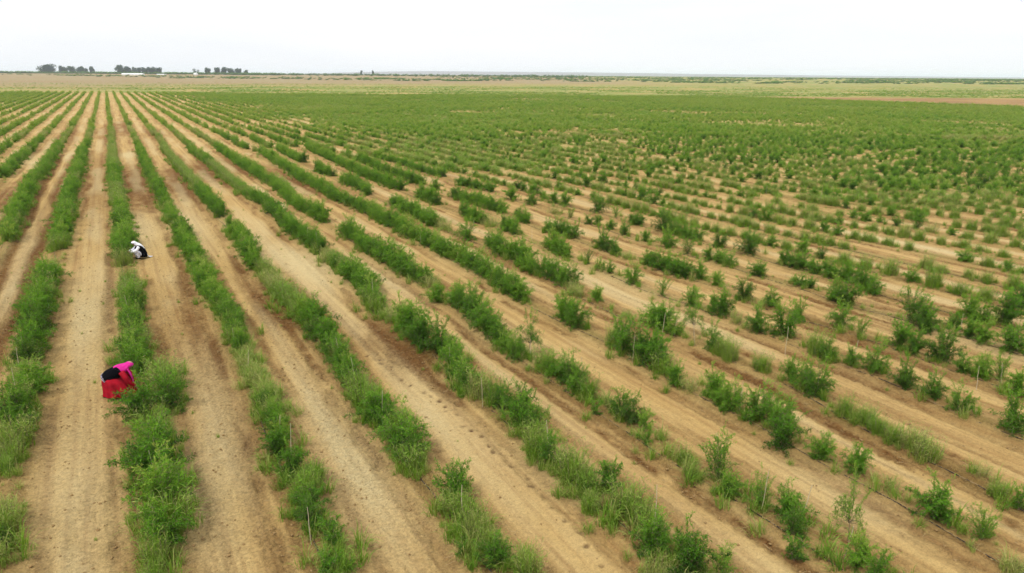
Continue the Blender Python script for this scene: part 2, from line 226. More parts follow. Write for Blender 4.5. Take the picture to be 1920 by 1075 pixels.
# ------------------------------------------------------------------ measured layout, metres: x across the rows, y along them
ROWS = {
-3:[[(-9.07,75.21,'s',1.15),(-9.08,86.35,'s',1.15),(-8.70,101.31,'s',1.15)]],
-2:[[(-5.88,45.86,'s',1.15),(-6.14,51.35,'s',1.15),(-6.20,58.90,'s',1.15),(-6.47,69.16,'s',1.15),(-6.19,76.55,'s',1.15),(-6.23,88.69,'s',1.15),(-6.03,100.01,'s',1.15)]],
-1:[[(-3.08,14.20,'g',0.70),(-3.16,15.26,'s',0.75),(-3.05,15.82,'s',0.69)],[(-3.30,17.91,'g',0.56),(-3.30,18.79,'g',0.91),(-3.31,20.15,'d',1.17),(-3.26,21.22,'s',1.02),(-3.26,22.36,'s',1.15),(-3.32,24.02,'y',0.65),(-3.41,25.52,'d',1.15),(-3.45,28.69,'d',1.15),(-3.48,32.29,'d',1.15),(-3.46,34.32,'d',1.15),(-3.53,37.29,'d',1.15)],[(-3.42,42.40,'s',1.15),(-3.34,46.05,'s',1.15),(-3.40,52.88,'s',1.15),(-3.52,62.31,'s',1.15),(-3.41,75.14,'s',1.15),(-3.40,98.73,'s',1.15)]],
0:[[(-0.49,12.17,'g',0.68),(-0.46,12.74,'s',0.86),(-0.25,13.16,'d',1.20),(-0.21,13.78,'s',1.19),(-0.28,14.27,'s',1.50),(-0.25,14.75,'g',1.14),(-0.28,15.60,'d',1.38),(-0.26,16.54,'s',1.26),(-0.27,17.40,'g',1.18),(-0.21,18.10,'s',1.16),(-0.36,18.84,'d',1.19),(-0.09,19.84,'s',1.55),(-0.22,21.01,'g',1.47),(-0.25,22.33,'s',0.98),(-0.43,23.38,'s',1.19),(-0.26,24.85,'s',1.17),(-0.36,26.80,'d',1.06),(-0.38,28.84,'d',1.07),(-0.39,30.60,'g',1.13),(-0.31,33.53,'g',1.18)],[(-0.33,37.22,'d',1.15),(-0.30,41.70,'s',1.15),(-0.33,46.46,'s',1.15),(-0.33,51.26,'s',1.15),(-0.43,57.15,'g',1.15),(-0.51,68.94,'s',1.15),(-0.49,79.53,'g',1.15),(-0.42,98.73,'g',1.15)]],
1:[[(2.40,10.88,'s',0.60),(2.57,11.36,'d',0.46)],[(2.71,10.79,'s',0.22)],[(2.67,11.91,'d',0.48),(2.55,12.27,'d',0.76),(2.42,12.76,'d',0.89),(2.59,13.44,'s',0.87),(2.73,14.09,'g',0.79),(2.67,14.78,'d',0.69)],[(2.27,14.60,'s',0.49)],[(2.53,15.55,'d',0.78),(2.51,16.09,'s',0.60),(2.59,16.78,'s',0.55),(2.65,18.17,'s',0.77),(2.68,19.83,'y',0.40),(2.64,20.73,'y',0.41),(2.64,21.69,'y',0.48),(2.69,23.63,'s',0.82),(2.83,25.71,'d',0.83),(2.76,27.50,'s',0.87),(2.62,29.21,'s',0.87),(2.53,31.07,'s',0.97),(2.55,33.27,'s',0.95),(2.67,35.95,'s',0.95),(2.50,38.81,'s',0.95),(2.57,43.23,'s',0.95),(2.48,47.75,'s',0.95),(2.44,55.65,'d',0.95),(2.39,65.64,'s',0.95),(2.34,78.11,'s',0.95),(2.39,95.90,'s',0.95)]],
2:[[(5.56,9.00,'g',0.64)],[(5.18,9.58,'d',0.61),(5.32,10.14,'s',0.63),(5.31,10.74,'g',0.65),(5.13,11.25,'g',0.87),(5.41,11.99,'d',0.88)],[(4.74,10.19,'s',0.19)],[(5.05,13.53,'s',0.82),(5.21,14.36,'d',1.06),(5.32,15.03,'g',0.89),(5.15,15.96,'d',1.00),(5.14,16.94,'g',1.04),(5.08,18.08,'s',0.78),(5.17,18.89,'s',0.81),(5.31,20.22,'s',0.85),(5.36,21.33,'d',0.92),(5.29,22.38,'d',0.96),(5.36,23.74,'s',0.81),(5.29,24.90,'s',0.84),(5.26,26.50,'g',0.89),(5.18,28.23,'g',0.80),(5.14,30.58,'y',0.85),(5.34,32.82,'g',0.86)],[(4.89,33.28,'s',0.76),(5.12,35.85,'d',0.95),(5.27,38.72,'s',0.95),(5.30,42.61,'s',0.95)],[(5.17,47.32,'d',0.95),(5.28,51.67,'d',0.95),(5.27,56.88,'d',0.95),(5.35,62.40,'g',0.95),(5.17,67.93,'g',0.95),(5.13,80.28,'g',0.95),(5.06,94.59,'g',0.95)]],
3:[[(8.74,7.22,'t',0.42)],[(8.12,7.51,'d',0.79),(8.61,7.98,'g',0.57)],[(7.67,7.84,'y',0.55)],[(8.10,8.40,'d',0.83),(8.28,8.77,'s',0.75),(8.35,9.45,'g',0.78),(8.47,9.82,'g',0.80)],[(7.79,10.09,'g',0.51)],[(8.58,10.53,'d',0.62)],[(8.08,10.69,'g',0.77),(8.19,11.38,'g',0.81),(7.98,11.96,'d',0.89),(7.98,12.32,'s',0.84),(7.82,12.76,'g',0.85),(8.50,13.27,'s',0.55),(8.28,13.71,'s',0.91),(8.61,14.54,'d',0.90),(8.19,14.63,'d',0.87),(8.31,15.69,'g',0.94),(8.09,16.62,'s',0.87),(8.13,17.25,'s',0.81),(8.22,18.13,'s',0.92),(8.55,19.05,'s',0.87),(8.33,19.86,'d',1.11),(8.25,21.16,'s',1.03),(8.25,22.09,'s',1.12),(8.34,23.72,'y',0.92)],[(8.11,24.58,'s',0.84),(8.26,26.13,'s',0.92),(8.55,28.07,'s',0.98),(8.48,31.34,'s',0.92),(8.49,33.42,'y',0.75),(8.48,34.94,'d',0.83),(8.45,37.02,'d',0.95),(8.30,40.17,'d',0.95),(8.46,44.58,'d',0.95),(8.62,50.65,'d',0.95),(8.21,54.24,'s',0.95),(8.18,60.94,'g',0.95),(8.12,69.28,'g',0.95),(8.14,80.41,'s',0.95),(7.71,91.17,'s',0.95)]],
4:[[(11.14,5.71,'s',0.59),(11.23,6.11,'s',0.71),(10.65,6.31,'y',0.55)],[(11.81,6.80,'T',0.67)],[(10.49,6.93,'d',0.60),(10.90,7.41,'s',0.54),(11.17,7.87,'d',0.67),(10.93,8.01,'d',0.56)],[(10.99,8.42,'t',0.58)],[(10.61,8.97,'s',0.70),(11.10,9.69,'t',0.89),(10.61,9.96,'g',0.49)],[(10.78,10.48,'g',0.36)],[(10.58,11.61,'s',0.43)],[(11.00,12.21,'s',0.63),(10.96,13.09,'d',0.76),(10.97,13.53,'y',0.53)],[(10.44,13.56,'s',0.37)],[(10.75,14.42,'g',0.77),(10.68,15.07,'d',0.82),(10.89,15.95,'s',0.90),(10.84,16.78,'g',0.93)],[(11.01,18.06,'T',0.85)],[(10.51,17.97,'s',0.74),(10.62,18.88,'s',0.82),(10.71,19.81,'d',0.94),(10.82,20.74,'s',1.01),(11.13,22.92,'d',0.94),(11.19,24.13,'s',0.91)],[(10.58,24.62,'s',0.66)],[(11.25,26.33,'y',0.79),(11.06,27.66,'s',1.01),(10.86,28.47,'s',1.03),(10.99,30.54,'s',1.09),(11.02,32.30,'s',1.08),(10.60,33.80,'s',0.95),(10.94,36.42,'s',0.95),(10.73,38.56,'s',0.95)],[(10.68,42.44,'s',0.95),(10.86,45.36,'s',0.95),(10.36,47.38,'s',0.95),(10.78,53.46,'s',0.95),(11.01,58.49,'s',0.95),(10.92,65.00,'s',0.95),(10.86,70.07,'s',0.95),(10.89,79.03,'s',0.95),(10.79,89.66,'s',0.95)]],
5:[[(13.53,4.57,'y',0.45)],[(14.09,5.43,'t',0.52)],[(13.95,6.28,'s',0.83)],[(14.04,7.30,'y',0.24)],[(14.10,8.23,'s',0.68)],[(13.84,8.97,'s',0.65)],[(13.58,9.85,'d',0.83),(14.31,10.37,'t',0.84),(14.22,10.76,'s',0.83),(14.04,11.14,'s',0.89)],[(13.82,11.87,'s',0.71),(14.09,12.69,'s',0.74)],[(13.76,13.37,'y',0.54),(13.74,13.80,'s',0.58)],[(13.97,14.72,'g',0.84),(14.30,15.52,'s',1.14),(13.90,16.52,'s',1.07),(14.28,17.73,'g',1.09)],[(13.85,19.34,'d',1.10),(13.89,20.91,'s',0.99)],[(13.71,23.17,'s',0.93),(13.95,25.80,'s',1.00),(14.18,27.71,'s',1.01),(14.12,29.43,'s',0.95),(13.98,31.34,'s',0.95),(14.20,33.94,'s',0.95),(13.79,35.65,'s',0.95),(14.16,38.76,'s',0.95),(14.00,40.69,'s',0.95),(14.16,43.20,'s',0.95),(14.00,47.11,'d',0.95),(13.65,50.59,'s',0.95),(13.84,55.42,'s',0.95),(13.85,62.34,'s',0.95),(14.24,68.35,'s',0.95),(14.51,77.23,'s',0.95),(14.95,86.24,'s',0.95)]],
6:[[(15.84,5.60,'s',0.52),(16.04,6.06,'g',0.59)],[(16.60,6.70,'y',0.56),(16.25,7.03,'y',0.57)],[(16.31,7.75,'g',0.78),(16.23,8.47,'g',0.67),(16.28,8.85,'g',0.62),(16.42,9.54,'g',0.64),(16.35,10.21,'g',0.66)],[(16.69,11.37,'s',0.96),(16.99,12.59,'s',0.86)],[(16.83,13.38,'g',0.71)],[(16.64,14.49,'g',0.70),(16.78,15.50,'s',0.88)],[(17.18,16.75,'T',0.92)],[(16.63,17.18,'s',0.89),(16.50,18.43,'s',0.96)],[(16.13,19.39,'y',0.41)],[(16.49,21.66,'s',0.53)],[(16.10,22.45,'y',0.59),(16.59,24.18,'d',0.95),(16.57,25.38,'d',0.98),(16.25,26.60,'s',0.91),(16.82,28.57,'s',0.96),(16.57,29.95,'s',0.95),(17.09,32.40,'s',0.95)],[(16.64,34.13,'s',1.27)],[(16.47,36.67,'y',0.83),(16.39,38.48,'s',0.95),(16.55,41.94,'s',0.95),(16.35,43.56,'s',0.95),(16.65,46.45,'s',0.95)],[(16.48,51.06,'s',0.95),(16.75,54.87,'s',0.95),(16.54,58.37,'s',0.95)],[(16.75,62.82,'s',0.95),(16.51,67.20,'s',0.95)],[(16.94,74.37,'s',0.95),(16.86,78.94,'s',0.95),(17.28,88.62,'s',0.95)]],
7:[[(19.51,7.38,'s',0.87)],[(19.47,8.75,'s',0.71)],[(19.72,9.66,'s',0.72)],[(19.64,10.46,'s',0.74)],[(19.97,11.65,'s',0.85)],[(19.85,12.31,'s',0.55)],[(19.51,13.01,'d',0.81),(19.58,13.68,'g',0.83)],[(20.03,15.19,'s',1.06)],[(19.53,15.91,'s',0.90)],[(19.51,16.92,'y',0.52)],[(19.88,17.85,'s',0.84),(19.70,18.25,'s',0.76)],[(19.54,19.34,'s',0.83)],[(19.33,20.87,'t',0.45)],[(19.37,22.87,'s',0.86)],[(19.52,24.83,'s',0.66),(19.55,25.70,'s',0.62)],[(19.69,26.78,'t',0.53)],[(19.36,28.19,'s',0.82),(19.74,30.68,'s',1.17)],[(19.75,34.08,'s',0.88),(19.87,35.38,'s',0.97)],[(19.68,36.74,'y',0.79),(19.18,37.94,'s',0.94),(19.61,40.75,'d',1.07)],[(19.52,44.95,'s',0.95),(19.39,48.14,'s',0.95)],[(19.34,51.95,'s',0.95),(19.27,54.22,'s',0.95),(19.30,57.68,'s',0.95),(19.56,63.46,'s',0.95),(19.92,70.27,'s',0.95),(20.18,78.50,'s',0.95),(20.80,88.39,'s',0.95)]],
8:[[(22.07,8.48,'s',0.63)],[(22.73,9.33,'t',0.59)],[(22.30,9.66,'s',0.76),(22.25,10.15,'s',0.74)],[(22.64,11.03,'d',1.09)],[(22.56,11.87,'s',0.69)],[(22.65,12.44,'s',0.81),(22.29,12.75,'d',0.89)],[(22.35,13.73,'t',0.54)],[(22.67,14.71,'s',0.96)],[(22.04,16.09,'s',0.66)],[(22.27,17.69,'s',0.69),(22.04,17.98,'d',0.87)],[(22.10,18.93,'s',0.81)],[(22.60,20.92,'s',0.72)],[(22.73,22.04,'s',0.95),(22.31,22.58,'d',0.95),(22.10,23.44,'s',0.95),(22.17,24.86,'d',0.95),(22.31,25.62,'s',0.95)],[(21.96,26.54,'y',0.55)],[(21.97,27.43,'s',0.67),(22.28,28.90,'d',1.10)],[(22.23,31.62,'d',0.92),(22.05,32.85,'s',0.88),(21.87,34.32,'s',0.90)],[(21.86,36.52,'s',0.95),(22.27,37.89,'d',0.95)],[(22.16,40.06,'s',0.95),(22.00,42.91,'s',0.95),(21.90,45.49,'s',0.95),(22.02,47.61,'d',0.95)],[(21.88,50.64,'s',1.03)],[(21.84,53.90,'s',0.95),(22.12,59.28,'d',0.95),(21.87,63.60,'s',0.95),(22.30,68.06,'s',0.95),(22.54,73.22,'s',0.95)]],
9:[[(25.68,10.32,'d',1.13)],[(25.69,11.29,'s',0.87),(25.93,11.96,'s',0.81)],[(26.21,12.58,'s',0.71)],[(25.13,12.91,'d',0.83),(25.91,14.12,'t',1.24)],[(25.19,16.26,'d',1.05),(25.19,17.34,'s',0.90)],[(25.95,18.63,'s',0.62),(25.57,19.31,'s',0.72)],[(25.44,21.10,'s',0.90)],[(25.67,22.97,'s',0.74),(25.71,23.78,'s',0.86),(25.60,24.33,'s',0.71)],[(25.48,25.81,'t',0.96)],[(25.62,27.54,'s',1.06)],[(25.45,29.12,'s',0.85),(24.92,29.40,'y',0.61)],[(25.46,31.04,'s',0.88)],[(25.64,32.66,'d',0.72)],[(25.70,34.11,'s',0.67),(25.06,34.83,'s',0.74)],[(25.41,36.64,'t',0.63)],[(25.37,38.37,'y',1.23)],[(25.54,41.79,'d',1.08)],[(25.30,44.25,'s',1.20)],[(25.42,47.89,'s',0.95),(25.29,49.50,'s',0.95),(24.95,52.30,'s',0.95)],[(25.57,57.51,'s',0.95),(25.37,60.51,'s',0.95),(25.35,64.11,'s',0.95),(25.52,67.45,'s',0.95),(25.18,74.81,'s',0.95)]],
10:[[(28.41,11.91,'d',1.25),(27.83,12.57,'s',0.90),(28.18,13.24,'s',0.71)],[(27.57,16.66,'s',0.92),(28.24,17.48,'s',0.81),(28.23,18.26,'s',0.87),(28.35,19.31,'s',0.90),(28.19,20.15,'s',0.76),(28.25,21.00,'d',0.94),(28.17,22.22,'s',0.91)],[(28.38,24.39,'d',1.25)],[(28.18,26.17,'s',0.88)],[(28.29,27.91,'s',0.95),(28.19,29.25,'s',0.95),(28.25,30.93,'d',1.36)],[(27.98,32.71,'d',0.87),(28.19,33.75,'s',0.89)],[(28.18,35.38,'t',0.78)],[(28.12,37.37,'d',1.32)],[(27.57,40.48,'s',0.92)],[(27.38,41.59,'s',0.86)]],
}
TRACK_A = [(-5.41,94.06),(-5.56,80.98),(-5.66,70.08),(-5.72,62.56),(-5.63,57.55),(-5.38,53.19),(-5.58,47.22),(-5.50,41.13),(-5.50,38.40),(-5.37,30.46),(-5.24,24.21)]
TRACK_B = [(-4.24,93.48),(-4.43,80.41),(-4.60,69.53),(-4.67,62.01),(-4.16,55.66),(-4.32,49.84),(-4.37,44.37),(-4.49,40.94),(-4.35,36.31),(-4.23,34.11),(-4.28,30.53),(-4.41,28.46),(-4.58,25.14)]
FOOT = [(7.25,11.91),(7.19,11.48),(7.24,11.02),(7.13,10.59),(7.16,10.12),(7.06,9.68),(7.11,9.19),(7.01,8.75),(7.18,14.47),(7.09,14.08),(7.19,13.60),(7.13,13.19),(7.19,12.76),(7.12,12.40),(7.05,16.53),(7.11,16.12),(7.03,15.76),(7.09,15.30),(7.04,14.95),(6.42,15.84),(6.53,20.21),(6.49,19.89),(6.32,20.68),(6.63,19.42),(6.63,18.91),(6.67,18.39),(6.74,17.92),(7.05,16.92),(6.98,17.24)]
BLOBS = [(1.33,65.79,1.3,14,1.3),(4.51,65.87,1.3,11,1.3),(7.52,71.26,1.3,9,1.2),(-7.07,62.73,1.3,12,1.0),(-1.96,72.88,1.2,22,0.6),(1.19,28.22,0.9,5,0.22),(1.30,24.41,1.1,4,0.28),(1.01,18.16,1.0,3,0.15),(5.20,27.51,1.0,3.2,1.2),(5.73,25.74,0.7,2,0.4),(7.61,21.51,1.0,2.5,0.9),(7.21,19.10,0.7,1.5,0.35),(14.38,54.33,1.2,9,0.8),(12.52,65.46,1.2,10,0.9),(10.77,75.06,1.2,10,1.0),(-1.28,15.40,1.0,2.5,0.12),(-0.07,13.49,0.9,2.0,0.15),(-2.44,21.48,1.0,3,0.15),(4.55,32.25,0.9,2.5,0.2),(1.43,136.19,1.3,18,1.1),(-0.97,125.02,1.2,18,0.9),(-6.12,122.09,1.3,22,0.8),(5.52,121.97,1.3,16,0.9),(19.23,11.10,0.8,2,0.3),(22.10,16.08,0.8,3,0.2)]
PALE = [(0.53,46.05,1.0,6,0.9),(3.15,46.40,1.0,8,0.9),(9.60,50.24,0.35,1.4,1.3),(7.60,32.69,1.0,4,0.9),(5.87,40.03,0.9,8,0.8),(-5.25,39.64,0.7,14,0.6),(9.51,29.56,1.0,6,0.5),(6.66,15.03,0.8,3.5,0.6),(11.20,19.53,0.9,3,0.5),(18.81,23.54,1.0,6,0.4),(8.14,11.83,0.8,2,0.4),(14.71,28.85,1.0,5,0.4),(12.88,7.94,0.8,2.0,0.35),(25.56,11.07,0.8,4,0.5),(37.85,21.44,1,6,0.6),(-4.71,91.91,1.0,3,0.8),(-8.03,89.63,1.0,6,0.6),(1.06,90.84,0.9,3,0.9),(1.36,19.38,0.7,5,0.5),(0.55,14.60,0.7,3,0.6),(-1.96,18.28,0.8,4,0.5),(-1.76,14.63,0.8,3,0.4),(-1.81,32.13,0.9,8,0.6),(3.92,16.55,0.8,4,0.5),(3.76,12.58,0.8,3,0.5)]
STAKES = [(2.26,11.91),(2.48,16.04),(2.51,14.84),(-0.28,15.52),(-3.52,25.70),(-3.53,24.02),(-3.43,21.96),(-0.46,26.17),(2.57,20.96),(2.57,23.44),(5.31,20.25),(5.18,18.36),(5.12,15.88),(5.18,11.05),(10.85,17.68),(16.53,16.03),(14.02,11.70),(16.87,11.37),(19.99,12.34),(25.78,12.12),(10.47,59.43),(8.21,36.52),(8.35,34.88),(13.72,34.10),(10.91,8.24),(11.14,6.40),(11.37,7.59),(13.69,15.92),(11.37,15.45),(18.61,13.92),(21.51,9.33),(22.56,9.17),(15.86,16.97),(8.15,25.52),(5.43,26.63),(8.18,18.10),(7.97,15.53),(8.17,12.36),(8.38,8.77),(11.02,9.59),(-3.35,46.49),(-0.46,31.39),(-0.45,28.43),(16.56,17.06),(16.55,21.71)]
WORKERS = [(-0.97,21.36),(0.24,38.39)]
# ------------------------------------------------------------------ rows: where each planting line runs
ROW0, PITCH = -0.33, 2.845
KMIN, KMAX = -34, 170
RY = np.arange(0, 480, 1.0)
RX = {}
for k in range(KMIN, KMAX + 1):
    base = ROW0 + PITCH * k + 0.22 * (fbm(RY / 11.0, np.full_like(RY, k * 3.7), 5, 2) - 0.5)
    if k in ROWS:
        P = sorted((p[1], p[0]) for s in ROWS[k] for p in s); P = np.array(P)
        w = np.exp(-((RY[:, None] - P[None, :, 0]) / 1.6) ** 2); far = w.sum(1)
        loc = (w * P[None, :, 1]).sum(1) / np.maximum(far, 1e-6); f = np.clip(far * 1.5, 0, 1) * np.clip((110 - RY) / 30, 0, 1)
        base = base * (1 - f) + loc * f
    RX[k] = base
RXM = np.stack([RX[k] for k in range(KMIN, KMAX + 1)])
def row_dist(x, y):
    """signed distance to the nearest planting line, and its number"""
    k0 = np.round((x - ROW0) / PITCH).astype(int); yi = np.clip(y, 0, 478.9); i = yi.astype(int); t = yi - i
    best = np.full(x.shape, 9.0); bk = k0.copy()
    for dk in (-1, 0, 1):
        k = np.clip(k0 + dk, KMIN, KMAX) - KMIN
        d = x - (RXM[k, i] * (1 - t) + RXM[k, i + 1] * t); m = np.abs(d) < np.abs(best)
        best = np.where(m, d, best); bk = np.where(m, k + KMIN, bk)
    return best, bk
def poly_dist(x, y, P):
    P = np.array(P); best = np.full(x.shape, 1e9)
    for a, b in zip(P[:-1], P[1:]):
        ab = b - a; t = np.clip(((x - a[0]) * ab[0] + (y - a[1]) * ab[1]) / (ab @ ab), 0, 1)
        best = np.minimum(best, np.hypot(x - a[0] - t * ab[0], y - a[1] - t * ab[1]))
    return best
def edge_depth(l): return 330 - np.clip(l - 100, 0, 80) * 1.35        # where the planted field ends
def field_terms(x, y):
    d = x * FWD[0] + y * FWD[1]; l = x * SIDE[0] + y * SIDE[1]
    return d, l
def ground_h(x, y, fine=True):
    x = np.asarray(x, float); y = np.asarray(y, float); r = np.hypot(x, y)
    h = 0.22 * (fbm(x / 13.0, y / 17.0, 3, 2) - 0.5) * smooth(300, 150, r)
    inf = smooth(190, 130, r)
    if fine:
        rd, _ = row_dist(x, y); a = np.abs(rd)
        wob = fbm(x * 0.9, y * 0.35, 9, 2)
        h = h + inf * (0.055 * np.exp(-(rd / 0.45) ** 2) - 0.05 * wob * np.exp(-((a - 0.82) / 0.16) ** 2) + 0.035 * wob * np.exp(-((a - 1.05) / 0.12) ** 2))
    rise = 6.0 * smooth(900, 1750, r)
    return h + rise

def zone_masks(x, y, r):
    d, l = field_terms(x, y); rd, rk = row_dist(x, y); a = np.abs(rd)
    infield = ((d < edge_depth(l)) & (d > -40)).astype(float)
    wob = fbm(x * 0.8, y * 0.3, 21, 3); wob2 = fbm(x * 2.6, y * 1.1, 33, 3)
    wob3 = fbm(x * 4.5, y * 3.0, 37, 3); side = np.where(rd < 0, 1.0, 0.7) * np.where(fbm(rk * 3.3, y * 0.05, 39, 2) > 0.42, 1.0, 0.45)
    band = smooth(1.15, 0.25, (np.abs(a - 0.74 - 0.15 * (wob2 - 0.5)) + 0.16 * (wob3 - 0.5)) / (0.10 + 0.20 * wob)) * smooth(0.36, 0.60, wob + 0.6 * (wob2 - 0.5)) * side
    bed = 0.42 * np.exp(-(a / 0.55) ** 2)
    brown = 0.70 * band * (0.2 + 1.4 * wob3) + bed * (0.4 + wob2) + 0.30 * smooth(0.52, 0.72, fbm(x * 2.6, y * 0.07, 43, 3)) * (0.5 + wob3)
    pale = 0.55 * smooth(0.85, 1.25, a) * smooth(0.40, 0.66, fbm(x * 0.5, y * 0.12, 51, 3))
    dent_shade = np.zeros_like(x)
    for bx, by, rx, ry, s in BLOBS:
        q = ((x - bx) / rx) ** 2 + ((y - by) / ry) ** 2; m = q < 9
        if m.any(): brown[m] += 0.85 * s * smooth(1.5, 0.5, np.sqrt(q[m]) + 0.9 * (wob2[m] - 0.5) + 0.5 * (wob3[m] - 0.5)) * (0.35 + 0.9 * wob3[m])
    for bx, by, rx, ry, s in PALE:
        q = ((x - bx) / rx) ** 2 + ((y - by) / ry) ** 2; m = q < 9
        if m.any():
            g = s * np.exp(-(q[m] ** 1.5)); pale[m] += g * 0.8; brown[m] *= 1 - 0.7 * np.clip(g, 0, 1)
    wx = x + 0.25 * (fbm(x * 0.7, y * 0.5, 71, 2) - 0.5)
    near = (r < 110) & (x < -1)
    dent = np.zeros_like(x)
    for P in (TRACK_A, TRACK_B):
        t = np.full_like(x, 9.0); t[near] = poly_dist(wx[near], y[near], P)
        g = np.exp(-(t / 0.26) ** 2); brown = brown + 0.95 * g * (0.6 + 0.7 * wob2); pale *= 1 - g; dent -= 0.07 * g; dent += 0.04 * np.exp(-((t - 0.42) / 0.1) ** 2)
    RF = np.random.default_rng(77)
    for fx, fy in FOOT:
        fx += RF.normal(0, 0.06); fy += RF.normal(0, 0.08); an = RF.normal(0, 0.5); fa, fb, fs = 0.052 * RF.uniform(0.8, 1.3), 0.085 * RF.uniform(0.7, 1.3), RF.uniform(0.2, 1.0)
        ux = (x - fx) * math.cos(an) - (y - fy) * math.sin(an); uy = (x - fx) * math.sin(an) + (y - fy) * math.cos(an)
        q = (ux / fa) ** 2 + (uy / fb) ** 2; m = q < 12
        g = np.exp(-q[m] ** 2); dent[m] += -0.045 * g * fs; dent_shade[m] = np.maximum(dent_shade[m], 1.0 * g * fs)  # dent relief, plus painted darkening that stands in for its shade
    # scuff marks and old prints in the lanes, with faint shade painted in
    sc = fbm(x * 5.5, y * 4.0, 91, 2); dent_shade = np.maximum(dent_shade, 0.10 * smooth(0.80, 0.86, sc) * infield * (r < 60))
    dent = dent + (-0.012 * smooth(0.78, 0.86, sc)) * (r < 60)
    # weeds between the lines far out on the right, bare lanes on the left
    wn = fbm(x / 16.0, y / 16.0, 101, 3)
    weed = infield * smooth(20, 46, x + 10 * (wn - 0.5)) * smooth(45, 150, d) * (0.35 + 0.75 * wn)
    weed = np.maximum(weed, infield * 0.55 * smooth(0.5, 0.7, wn) * smooth(14, 30, x) * smooth(30, 70, d))
    weed = np.maximum(weed, 0.34 * np.exp(-(a / 0.42) ** 2) * infield * (0.3 + 0.9 * wob2))
    weed = np.maximum(weed, infield * 0.5 * smooth(-8, -22, x) * smooth(140, 220, d))
    beyond = 1 - infield
    gfar = beyond * (0.34 + 0.66 * smooth(-60, 90, x + 80 * (wn - 0.5))) * smooth(900, 480, d - 0.55 * l + 200 * (wn - 0.5))
    gfar = np.maximum(gfar, beyond * 0.8 * smooth(520, 340, d + 160 * (wn - 0.5)))
    gfar = np.maximum(gfar, beyond * 0.92 * smooth(60, 300, l + 60 * (wn - 0.5)))
    dry = beyond * np.clip(1.05 - 1.1 * gfar, 0.05, 1)
    plow = beyond * smooth(96, 135, l + 50 * (wn - 0.5)) * smooth(345, 318, d + 18 * (fbm(l / 9.0, d / 9.0, 111, 3) - 0.5)) * (d > 0)
    red = 0.7 * plow + 0.35 * smooth(90, 130, l) * infield * smooth(200, 300, d) * wob
    track = np.exp(-((d - edge_depth(l) - 2.0) / 1.3) ** 2) * (l < 110) * (d > 0)
    pale = pale * infield + 0.9 * track
    brown = brown * infield; brown *= 1 - 0.5 * smooth(150, 320, d)
    gfar *= (1 - plow); dry *= (1 - plow) * (1 - track); gfar *= 1 - track
    rough = infield * (0.08 + 0.34 * smooth(7.2, 4.5, x + 2 * (wob - 0.5)) * smooth(60, 30, y) * (0.2 + 1.3 * wob2) + 0.8 * brown) * smooth(90, 60, r)
    zone = np.stack([np.clip(brown, 0, 1), np.clip(weed + gfar, 0, 1), np.clip(dry * 0.85, 0, 1), np.clip(red, 0, 1)], -1)
    fine = np.stack([np.clip(pale, 0, 1), np.clip(dent_shade, 0, 1), np.clip(rough, 0, 1), np.ones_like(x)], -1)
    return zone, fine, dent, np.clip(brown, 0, 1)

def build_ground():
    dense = np.linspace(-math.radians(52), math.radians(52), 700)
    rest = np.linspace(math.radians(52), math.radians(308), 90)[1:-1]
    ang = np.concatenate([dense, rest]); az0 = math.atan2(FWD[0], FWD[1])
    rad = [0.5, 2, 4, 6, 7.5]
    r = 8.6
    while r < 26000:
        rad.append(r); r *= 1.0034 if r < 48 else (1.0065 if r < 380 else 1.04)
    rad = np.array(rad); A, Rr = np.meshgrid(ang, rad)
    x = (Rr * np.sin(A + az0)).ravel(); y = (Rr * np.cos(A + az0)).ravel(); rr = Rr.ravel()
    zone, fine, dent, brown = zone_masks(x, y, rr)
    h = ground_h(x, y) + dent
    nearm = rr < 60
    cl = np.zeros_like(x); cl[nearm] = (fbm(x[nearm] * 7.0, y[nearm] * 7.0, 131, 3) - 0.5)
    h += cl * (0.032 + 0.16 * np.clip(brown + 0.45 * fine[:, 2], 0, 1)) * smooth(60, 45, rr)
    n = len(ang); m = len(rad)
    I = np.arange(n); J = (I + 1) % n
    rows = np.arange(m - 1)[:, None] * n
    Q = np.stack([rows + I, rows + n + I, rows + n + J, rows + J], -1).reshape(-1, 4)
    v = np.stack([x, y, h], -1)
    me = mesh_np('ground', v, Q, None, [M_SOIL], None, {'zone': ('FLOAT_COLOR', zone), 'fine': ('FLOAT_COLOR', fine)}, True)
    o = link('ground', me)
    return tag(o, 'bare sandy ground with brown turned soil along the crop rows', 'ground', kind='structure')
ground = build_ground()

# ------------------------------------------------------------------ plant forms
def quat_basis(d):
    d = d / (np.linalg.norm(d, axis=1)[:, None] + 1e-9)
    ref = np.where(np.abs(d[:, 2:3]) > 0.95, np.array([[1.0, 0, 0]]), np.array([[0, 0, 1.0]]))
    s = np.cross(d, ref); s /= np.linalg.norm(s, axis=1)[:, None] + 1e-9
    return d, s, np.cross(s, d)
def add_leaves(g, pos, dirs, ln, wd, lv, R):
    d, s, u = quat_basis(dirs); n = len(pos)
    roll = R.uniform(-1.2, 1.2, n)[:, None]; s2 = s * np.cos(roll) + u * np.sin(roll); u2 = -s * np.sin(roll) + u * np.cos(roll)
    ln = ln[:, None]; wd = wd[:, None]
    a = pos; tip = pos + d * ln - u2 * ln * 0.12; mid = pos + d * ln * 0.45 + u2 * wd * 0.25
    V = np.stack([a, mid + s2 * wd, tip, mid - s2 * wd], 1).reshape(-1, 3)
    g.add(V, np.arange(n * 4).reshape(-1, 4), None, np.repeat(lv, 4))
